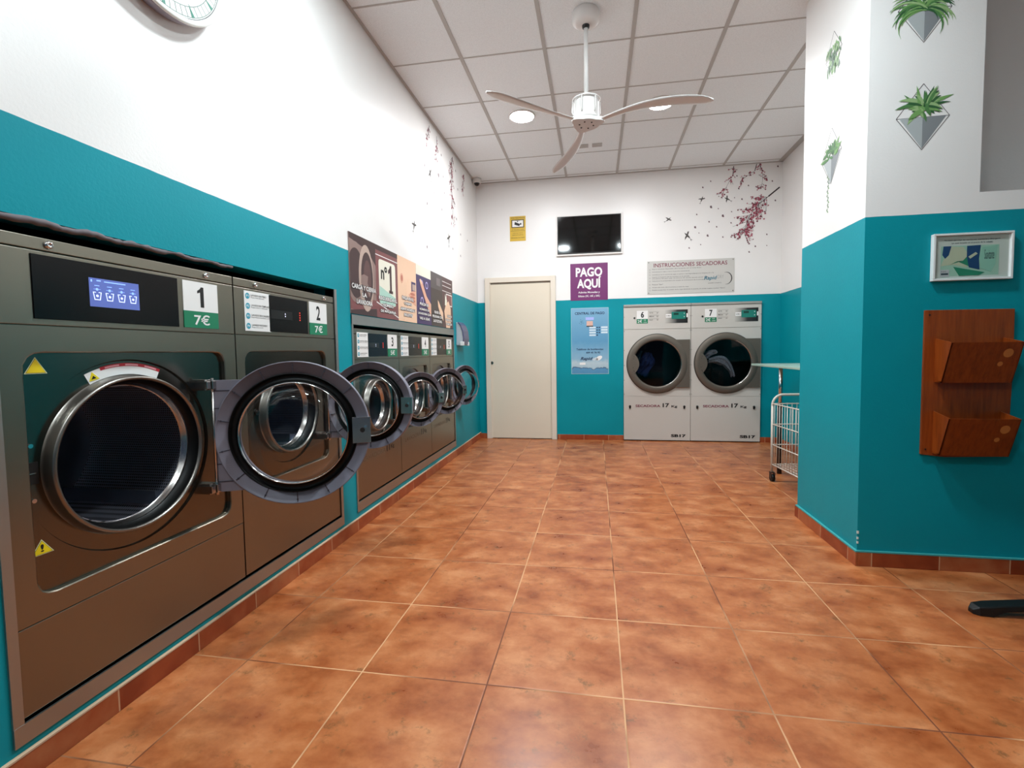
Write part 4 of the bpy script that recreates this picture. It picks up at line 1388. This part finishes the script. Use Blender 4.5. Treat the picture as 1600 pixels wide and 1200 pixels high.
M_bird = mat('bird_print', '#4a4644', .6)
def bird(rz, u, z, s_, a, label):
    loc = (0, u, z) if rz == RL else (u, D, z)
    c, s2 = math.cos(a), math.sin(a)
    def rot(p): return [((x * c - y_ * s2) * s_, (x * s2 + y_ * c) * s_) for x, y_ in p]
    m = MB()
    m.prism(rot([(-.5, .0), (-.2, -.10), (.15, -.10), (.32, -.02), (.45, .0), (.30, .06), (.1, .08), (-.2, .06)]), .0003, .0010)
    m.prism(rot([(-.10, .05), (.10, .06), (.02, .30), (-.18, .50), (-.12, .25)]), .0003, .0012)
    m.prism(rot([(-.02, -.08), (.14, -.06), (.30, -.30), (.22, -.42), (.08, -.25)][::-1]), .0003, .0012)
    m.prism(rot([(-.45, .01), (-.75, .12), (-.62, .0), (-.78, -.10)]), .0003, .0010)
    o = m.build('bird_decal', M_bird, None, 0, loc, rz)
    tag(o, label, 'wall sticker')
bird(RB, 2.705, 2.850, .080, 1.2, 'dark flying bird sticker left of the hanging blossom, upper left of the four birds')
bird(RB, 2.985, 2.835, .085, 2.6, 'darkest flying bird sticker below the left blossom sprig')
bird(RB, 2.330, 2.640, .080, .6, 'thin winged bird sticker farthest left on the back wall')
bird(RB, 2.545, 2.440, .110, 2.3, 'long winged bird sticker above the instructions board')
bird(RL, 4.197, 2.730, .11, 2.0, 'dark bird sticker high on the left wall below the blossom sprigs')
bird(RL, 3.776, 2.160, .10, 1.2, 'bird sticker on the left wall above the poster row')
bird(RL, 4.713, 2.270, .13, 1.6, 'slender bird sticker on the left wall above the last posters')

# scattered petals
def petal(name, loc, rz, s_, group, label, me=[None]):
    if me[0] is None:
        m = MB()
        m.add([(x, -.0008, z) for x, z in ell(0, .2, .8, 1.0, 8)], [tuple(range(8))], 0)
        m.add([(x, -.0010, z) for x, z in ell(.5, -.5, .5, .4, 8)], [tuple(range(8))], 0)
        o = m.build(name, mat('petal_print', '#6a5257', .6))
        me[0] = o
    else:
        o = me[0].copy()
        COL.objects.link(o)
    o.location = loc; o.rotation_euler.z = rz
    o.scale = (s_, 1, s_)
    tag(o, label, 'wall sticker', group)
import itertools
bp = [(-5, 377, .8), (588, 378, 1.1), (662, 320, .9), (665, 562, 1.7), (733, 577, .8), (776, 645, 1.7), (858, 605, .8), (531, 632, 1.0), (647, 700, 1.0), (718, 747, 1.0), (853, 710, 1.0), (920, 660, 1.0), (516, 752, 1.5), (552, 805, .7), (633, 830, 1.5), (776, 843, 1.0), (885, 835, 1.0), (987, 828, 1.1), (1188, 818, 1.0), (1080, 930, 1.1), (1188, 922, .7), (1022, 983, 1.1), (460, 946, 1.0), (568, 914, .8), (925, 388, 1.1), (955, 488, 1.1), (1016, 360, .9), (738, 461, .7), (886, 474, .7), (1240, 318, 1.0), (1268, 500, 1.1), (1292, 180, 1.2), (908, 270, .9)]
def unproj(px, py, ax, v):
    C = Vector((1.4808, 0, 1.1004))
    d = fw * 737.42 + rt * (px - 810.16) - up * (py - 590.25)
    return C + d * ((v - C[ax]) / d[ax])
for (a, b, s_) in bp[1:]:
    p = unproj(1000 + a / 6, 230 + b / 6, 1, D)
    petal('petal_decal', (p.x, D, p.z), RB, .009 * s_, 'drifting petals on the back wall', 'tiny dark petal sticker drifting below the blossom on the back wall')
for (a, b, s_) in [(315, 390, 1), (425, 470, 1.6), (460, 480, 1), (470, 607, 1), (392, 608, .7), (337, 692, 1.1), (450, 737, 1.2), (490, 830, .7), (565, 812, 1.1), (598, 933, 1), (651, 980, 1), (538, 1045, 1), (598, 1100, 1), (336, 1030, 1.1), (575, 580, 1), (446, 312, .9), (558, 436, 1)]:
    p = unproj(600 + a / 5, 180 + b / 5, 0, 0)
    petal('petal_decal', (0, p.y, p.z), RL, .012 * s_, 'drifting petals on the left wall', 'tiny dark petal sticker drifting below the blossom on the left wall')

# ================================================================= PILLAR THINGS
# framed picture
fp = wall_thing('picture_frame', (3.225, PY0, 1.519), RB, 'small white framed laundry notice on the teal pillar above the wooden rack', 'picture frame')
m = MB()
a_, b_ = .165, .110
for x0, x1, z0, z1 in ((-a_, a_, b_ - .010, b_), (-a_, a_, -b_, -b_ + .010), (-a_, -a_ + .010, -b_ + .010, b_ - .010), (a_ - .010, a_, -b_ + .010, b_ - .010)):
    m.pl(x0, x1, z0, z1, 0, .022)
m.pl(-a_ + .005, a_ - .005, -b_ + .005, b_ - .005, 0, .010)
m.build('frame', mat('frame_white', '#dfe3e2', .35), fp, .0015)
MB().pl(-.150, .150, -.098, .098, .010, .0112).build('notice_paper', mat('paper_grey', '#b4c0b8', .5), fp)
m = MB()
n0 = .0112
m.pl(-.128, .112, -.088, .052, n0, n0 + .0004, 0)
m.prism([(-.128, -.040), (-.090, .050), (-.035, .046), (.0, -.010), (-.020, -.050), (-.075, -.035)], n0, n0 + .0008, 1)
m.prism([(-.118, .052), (-.085, .052), (-.095, .010), (-.110, -.006), (-.122, .012)], n0, n0 + .0010, 2)
m.prism([(-.090, -.035), (-.060, -.020), (-.010, -.045), (-.020, .000), (-.035, -.018)][::-1], n0, n0 + .0009, 3)
m.prism([(-.020, .050), (.036, .052), (.030, -.010), (.034, -.062), (-.010, -.050), (-.020, .0)], n0, n0 + .0012, 2)
m.prism([(.040, .040), (.105, .050), (.098, -.040), (.080, -.075), (.036, -.055), (.032, .0)], n0, n0 + .0011, 4)
m.prism([(-.075, -.045), (-.010, -.060), (.055, -.075), (.030, -.088), (-.050, -.088)], n0, n0 + .0013, 3)
m.prism([(-.014, .0), (.016, .020), (.024, .012), (-.006, -.010)], n0, n0 + .0015, 1)
m.pl(-.130, -.092, -.090, -.058, n0, n0 + .0016, 5)
m.build('photo_print', [mat('p_green', '#8fb8a4', .4), mat('p_sand', '#a9b49a', .4), mat('p_navy', '#0c3c66', .4), mat('p_leaf', '#1f7a5c', .4), mat('p_mint', '#7fb4a0', .4), mat('p_pale', '#a8aeb0', .4)], fp)
t = MB()
text_into(t, 'No tiene que traer los suavizantes, suavizante y detergente', -.115, .115, .074, .083, .0118, 0, .01)
text_into(t, '(ya est\u00e1 incluido en el precio de la colada)', -.085, .085, .060, .069, .0118, 0, .01)
text_into(t, 'Suavizante', .052, .092, -.014, .030, .0126, 0, .0)
text_into(t, 'Rapid', -.126, -.105, -.070, -.064, .0132)
t.pl(-.126, -.096, -.082, -.074, .0112, .0132)
t.build('lettering', mat('slate_ink', '#2c4148', .5), fp)

# wooden rack
M_wood = mat('rack_wood', '#a04a12', .38)
_g = N(M_wood, 'ShaderNodeTexCoord'); _mp = N(M_wood, 'ShaderNodeMapping'); L(M_wood, _g.outputs['Object'], _mp.inputs[0]); _mp.inputs['Scale'].default_value = (14, 14, 1.2)
L(M_wood, ramp(M_wood, noise(M_wood, _mp.outputs[0], 5, 4, .6), [(.3, '#75300a'), (.55, '#8c3e0e'), (.8, '#9a4a18')]), bsdf(M_wood).inputs['Base Color'])
rk = wall_thing('leaflet_rack', (3.223, PY0, .575), RB, 'brown wooden leaflet rack with two empty pockets on the teal pillar', 'leaflet rack')
m = MB()
m.prism([(-.184, .0), (-.08, -.012), (.184, -.004), (.184, .10), (.190, .40), (.188, .695), (-.184, .698)], 0, .012)
m.build('back_board', M_wood, rk, .0015)
for zt, zb in ((.540, .352), (.190, .006)):
    pk = MB()
    ul, ur = -.136, .150
    th = .005
    nt, nb = .122, .062
    # front sheet leaning outwards
    pk.add([(ul, -nb, zb), (ur, -nb, zb), (ur, -nt, zt), (ul, -nt, zt), (ul, -nb + th, zb), (ur, -nb + th, zb), (ur, -nt + th, zt), (ul, -nt + th, zt)],
           [(0, 1, 2, 3), (7, 6, 5, 4), (0, 4, 5, 1), (1, 5, 6, 2), (2, 6, 7, 3), (3, 7, 4, 0)], 0)
    for u in (ul, ur - th):
        pk.add([(u, -.012, zb + .008), (u, -nb, zb), (u, -nt, zt), (u, -.012, zt + .022), (u + th, -.012, zb + .008), (u + th, -nb, zb), (u + th, -nt, zt), (u + th, -.012, zt + .022)],
               [(0, 1, 2, 3)[::-1], (4, 5, 6, 7), (0, 4, 5, 1)[::-1], (1, 5, 6, 2)[::-1], (2, 6, 7, 3)[::-1], (3, 7, 4, 0)[::-1]], 0)
    pk.box(ul, ur, -nb, -.012, zb + .001, zb + .006)
    pocket = pk.build('pocket', M_wood, rk)
    hs = MB()
    k_ = (nt - nb) / (zt - zb)
    for uu, zz, rr in ((.098, zt - .050, .020), (.078, zt - .100, .011)):
        pts = [(uu + rr * math.cos(a), zz + rr * math.sin(a)) for a in [i * PI / 12 for i in range(24)]]
        hs.add([(p[0], -(nb + (p[1] - zb) * k_) - .0012, p[1]) for p in pts], [tuple(range(24))], 0)
    hs.build('round_inlay', mat('inlay_light', '#c47a3c', .4), pocket)
m = MB()
for u, z_ in ((-.165, .675), (-.165, .025)): MB().disc(u, z_, .004, .012, .014, 10).build('screw', M_ink, rk)
# chipped plaster on the pillar edge
m = MB()
for z_, s_ in ((.170, .007), (.140, .006), (.118, .006), (.062, .008)):
    m.box(PX - .0012, PX + s_, PY0 - .0012, PY0 + s_ * .6, z_ - s_, z_ + s_)
struct('trim_6', m, mat('bare_plaster', '#d9e6e2', .8))

# ================================================================= ALCOVE: TABLE AND TROLLEY
M_top = mat('laminate_top', '#9fb8ab', .3)
tb = empty('wall_table', (3.30, 4.42, 0), 0)
tag(tb, 'narrow pale topped table with a chrome leg along the alcove wall', 'table')
MB().box(-.265, .265, -.50, .70, .930, .950).build('tabletop', M_top, tb, .003)
MB().box(.245, .265, -.45, .65, .85, .930).build('wall_cleat', mat('table_dark', '#2b3432', .4), tb)
MB().tube([(-.235, 0, 0), (-.235, 0, .60)], .019, 16, 0).tube([(-.235, 0, .60), (-.235, 0, .93)], .015, 16, 1).vlathe([(.020, .59), (.020, .61), (.015, .615)], -.235, 0, 16, 0).build('leg', [M_blackm, M_chrome], tb)

sg = wall_thing('sign', (AX, 4.45, 1.48), RP, 'white board on the alcove wall, only its edge showing beside the pillar', 'sign')
MB().pl(-.48, .48, -.27, .27, 0, .012).build('board', M_white, sg, .001)
for z_ in (-.22, .0, .22): MB().disc(-.465, z_, .006, .012, .015, 10).build('board_screw', M_ink, sg)

tr = empty('basket_trolley', (3.165, 3.845, 0), .105)
tag(tr, 'white wire laundry basket trolley on black castors behind the pillar', 'trolley')
M_wire = mat('white_coated_wire', '#cfc8bc', .4)
bx, by = .215, .345
for sx in (-1, 1):
    for sy in (-1, 1):
        x, y = sx * bx, sy * by
        MB().tube([(x, y, .075), (x, y, .63)], .010, 12).build('post', M_wire, tr)
        w_ = MB()
        w_.tube([(x - .012, y - .012, .030), (x + .012, y - .012, .030)], .030, 24)
        wh = w_.build('castor', M_rubber, tr)
        MB().box(x - .016, x - .013, y - .030, y + .008, .028, .075).box(x + .013, x + .016, y - .030, y + .008, .028, .075).box(x - .016, x + .016, y - .018, y + .012, .070, .078).build('castor_fork', mat('castor_grey', '#4a3c38', .4, .6), wh)
for sy in (-1, 1):
    y = sy * by
    q = .085
    p = [(-bx, y, .62)] + [(-bx + q - q * math.cos(a), y, .635 + q * math.sin(a)) for a in [i * PI / 16 for i in range(9)]] + [(bx - q + q * math.sin(a), y, .635 + q * math.cos(a)) for a in [i * PI / 16 for i in range(9)]] + [(bx, y, .62)]
    MB().tube(p, .010, 10).build('handle_bar', M_wire, tr)
m = MB()
for z_ in (.645, .475, .305, .140):
    m.tube([(-bx, -by, z_), (-bx, by, z_)], .0045, 8).tube([(bx, -by, z_), (bx, by, z_)], .0045, 8).tube([(-bx, -by, z_), (bx, -by, z_)], .0045, 8).tube([(-bx, by, z_), (bx, by, z_)], .0045, 8)
k = 17
for i in range(k + 1):
    y = -by + 2 * by * i / k
    for sx in (-1, 1): m.tube([(sx * bx, y, .140), (sx * bx, y, .652)], .0022, 6)
    m.tube([(-bx, y, .140), (bx, y, .140)], .0022, 6)
k = 11
for i in range(k + 1):
    x = -bx + 2 * bx * i / k
    for sy in (-1, 1): m.tube([(x, sy * by, .140), (x, sy * by, .652)], .0022, 6)
    m.tube([(x, -by, .142), (x, by, .142)], .0022, 6)
m.build('wire_basket', M_wire, tr)

# ================================================================= STOOL at the lower right (only one foot in the picture)
st = empty('stool', (3.50, 2.18, 0), 0)
tag(st, 'black star base stool at the right edge, only one foot showing', 'stool')
def foot(a, l_):
    c, s_ = math.cos(a), math.sin(a)
    prof = [(.05, .082, .062, .034), (.20, .064, .044, .034), (l_ - .11, .046, .024, .032), (l_ - .06, .040, .000, .034), (l_ - .018, .034, .0, .028), (l_, .018, .0, .014)]
    vs = []
    for d_, zt, zb, w_ in prof:
        zb = zb if zb > 0 else .0
        if d_ < l_ - .08: zb = zt - .024
        for sx, z_ in ((-w_, zb), (w_, zb), (w_ * .85, zt), (-w_ * .85, zt)):
            vs.append((d_ * c - sx * s_, d_ * s_ + sx * c, z_))
    fs = [(0, 1, 2, 3), tuple(4 * (len(prof) - 1) + i for i in (3, 2, 1, 0))]
    for j in range(len(prof) - 1):
        for i in range(4):
            i2 = (i + 1) % 4
            fs.append((4 * j + i2, 4 * j + i, 4 * j + 4 + i, 4 * j + 4 + i2))
    return MB().add(vs, fs, 0)
for k in range(4):
    foot(PI + k * PI / 2 + .02, .500 if k == 0 else .36).build('foot', M_blackm, st, .004)
MB().vlathe([(.001, .05), (.055, .05), (.050, .085), (.028, .095), (.025, .42), (.001, .42)], 0, 0, 24).build('column', M_blackm, st)
MB().vlathe([(.001, .42), (.15, .42), (.165, .44), (.165, .475), (.15, .49), (.001, .495)], 0, 0, 40).build('seat', mat('black_vinyl', '#141414', .5), st)

# ================================================================= FAN
M_fan = mat('fan_white', '#dedad7', .4)
fx, fy, fz = 1.427, 3.10, 2.53
fan = empty('ceiling_fan', (fx, fy, H), 0)
tag(fan, 'white three bladed ceiling fan on a long rod', 'ceiling fan')
MB().vlathe([(.001, 0), (.080, 0), (.083, -.012), (.083, -.060), (.060, -.078), (.020, -.082), (.001, -.082)], 0, 0, 48).build('canopy', M_fan, fan)
MB().vlathe([(.024, -.078), (.022, -.096), (.014, -.100)], 0, 0, 24).build('rod_joint', M_blackm, fan)
MB().tube([(0, 0, -.08), (0, 0, fz - H + .14)], .0135, 20).build('rod', M_fan, fan)
mt = MB().vlathe([(.001, fz - H + .155), (.060, fz - H + .155), (.076, fz - H + .148), (.078, fz - H + .125), (.078, fz - H + .040), (.084, fz - H + .034), (.084, fz - H + .020), (.001, fz - H + .018)], 0, 0, 48)
mo = mt.build('motor', M_fan, fan)
c = MB()
c.vlathe([(.084, fz - H + .150), (.089, fz - H + .150), (.089, fz - H + .142), (.084, fz - H + .142), (.084, fz - H + .150)], 0, 0, 48)
for k in range(6):
    a = k * PI / 3 + .2
    ca, sa = math.cos(a), math.sin(a)
    c.tube([(.078 * ca, .078 * sa, fz - H + .05), (.088 * ca, .088 * sa, fz - H + .07), (.086 * ca, .086 * sa, fz - H + .146)], .004, 6)
c.build('motor_cage', M_fan, mo)
hb = MB()
k = 60
pts = []
bang = [math.radians(x) for x in (-135, -16, 111)]
for i in range(k):
    a = 2 * PI * i / k
    d = min(abs((a - b + PI) % (2 * PI) - PI) for b in bang)
    pts.append((.085 + .035 * max(0, 1 - d / .55)) )
top = [(pts[i] * math.cos(2 * PI * i / k), pts[i] * math.sin(2 * PI * i / k), fz - H + .020) for i in range(k)]
bot = [(x * .98, y * .98, fz - H - .002) for x, y, z in top]
hb.strip(top, bot, 0, True).add(bot, [tuple(range(k))[::-1]], 0).add(top, [tuple(range(k))], 0)
hub = hb.build('hub_plate', M_fan, fan)
sc = MB()
for i in range(6):
    a = 2 * PI * i / 6 + .3
    MB().vlathe([(.005, fz - H - .001), (.005, fz - H - .005), (.001, fz - H - .005)], .045 * math.cos(a), .045 * math.sin(a), 10).build('hub_screw', M_ink, hub)
def blade(a):
    K, Rr = 26, .745
    vs = []
    for i in range(K + 1):
        t = i / K
        r_ = .07 + (Rr - .07) * t
        ch = .019 + .029 * math.sin(PI * min(1, t) ** 1.25 * .5 + PI * .18 * t) ** 1.4          # half chord
        if t > .86: ch *= max(.10, math.sqrt(max(0, 1 - ((t - .86) / .14) ** 2)))
        sweep = -.045 * math.sin(PI * t)                    # sickle
        tw = -.13                  # pitch
        zc = .008 + .014 * math.sin(PI * t) - .030 * t * t
        for (q, th) in ((-1, 0), (-.5, .006), (0, .008), (.5, .006), (1, 0), (.5, -.004), (0, -.005), (-.5, -.004)):
            u = sweep + q * ch
            z_ = zc + q * ch * math.sin(tw) + th
            vs.append((r_ * math.cos(a) - u * math.sin(a), r_ * math.sin(a) + u * math.cos(a), z_ + fz - H))
    fs = []
    for i in range(K):
        for j in range(8):
            j2 = (j + 1) % 8
            fs.append((i * 8 + j, i * 8 + j2, (i + 1) * 8 + j2, (i + 1) * 8 + j))
    fs += [tuple(range(8)), tuple(K * 8 + j for j in range(7, -1, -1))]
    return MB().add(vs, fs, 0, True)
for a in bang:
    blade(a).build('blade', M_fan, fan)

# ================================================================= LIGHTS
def emitter(name, col):
    m = bpy.data.materials.new(name)
    m.use_nodes = True
    nt = m.node_tree
    nt.nodes.clear()
    e = nt.nodes.new('ShaderNodeEmission'); e.inputs[0].default_value = col + (1,); e.inputs[1].default_value = LAMP
    oo = nt.nodes.new('ShaderNodeOutputMaterial'); nt.links.new(e.outputs[0], oo.inputs[0])
    return m
M_em = emitter('downlight_diffuser', LAMP_COL)
M_em2 = emitter('downlight_diffuser_cool', LAMP_COOL)
M_ring = mat('downlight_ring', '#dcd8d4', .4)
lab = {(0, 0): 'round glowing ceiling downlight left of the fan', (1, 0): 'round glowing ceiling downlight right of the fan, behind a blade'}
for ix, x in enumerate((.835, 2.035)):
    for iy, y in enumerate((4.305, 1.905, -.495)):
        if iy == 2 and ix == 1: continue
        r = empty('downlight', (x, y, H), 0)
        tag(r, lab.get((ix, iy), 'round ceiling downlight on the %s side, %s' % ('washer' if ix == 0 else 'pillar', 'over the middle of the room' if iy == 1 else 'behind the camera')), 'light')
        MB().vlathe([(.104, -.002), (.106, -.012), (.112, -.010), (.114, 0), (.104, 0)], 0, 0, 40).build('bezel', M_ring, r)
        MB().vlathe([(.104, -.009), (.098, -.011), (.0005, -.012)], 0, 0, 40).build('diffuser', M_em2 if iy else M_em, r)
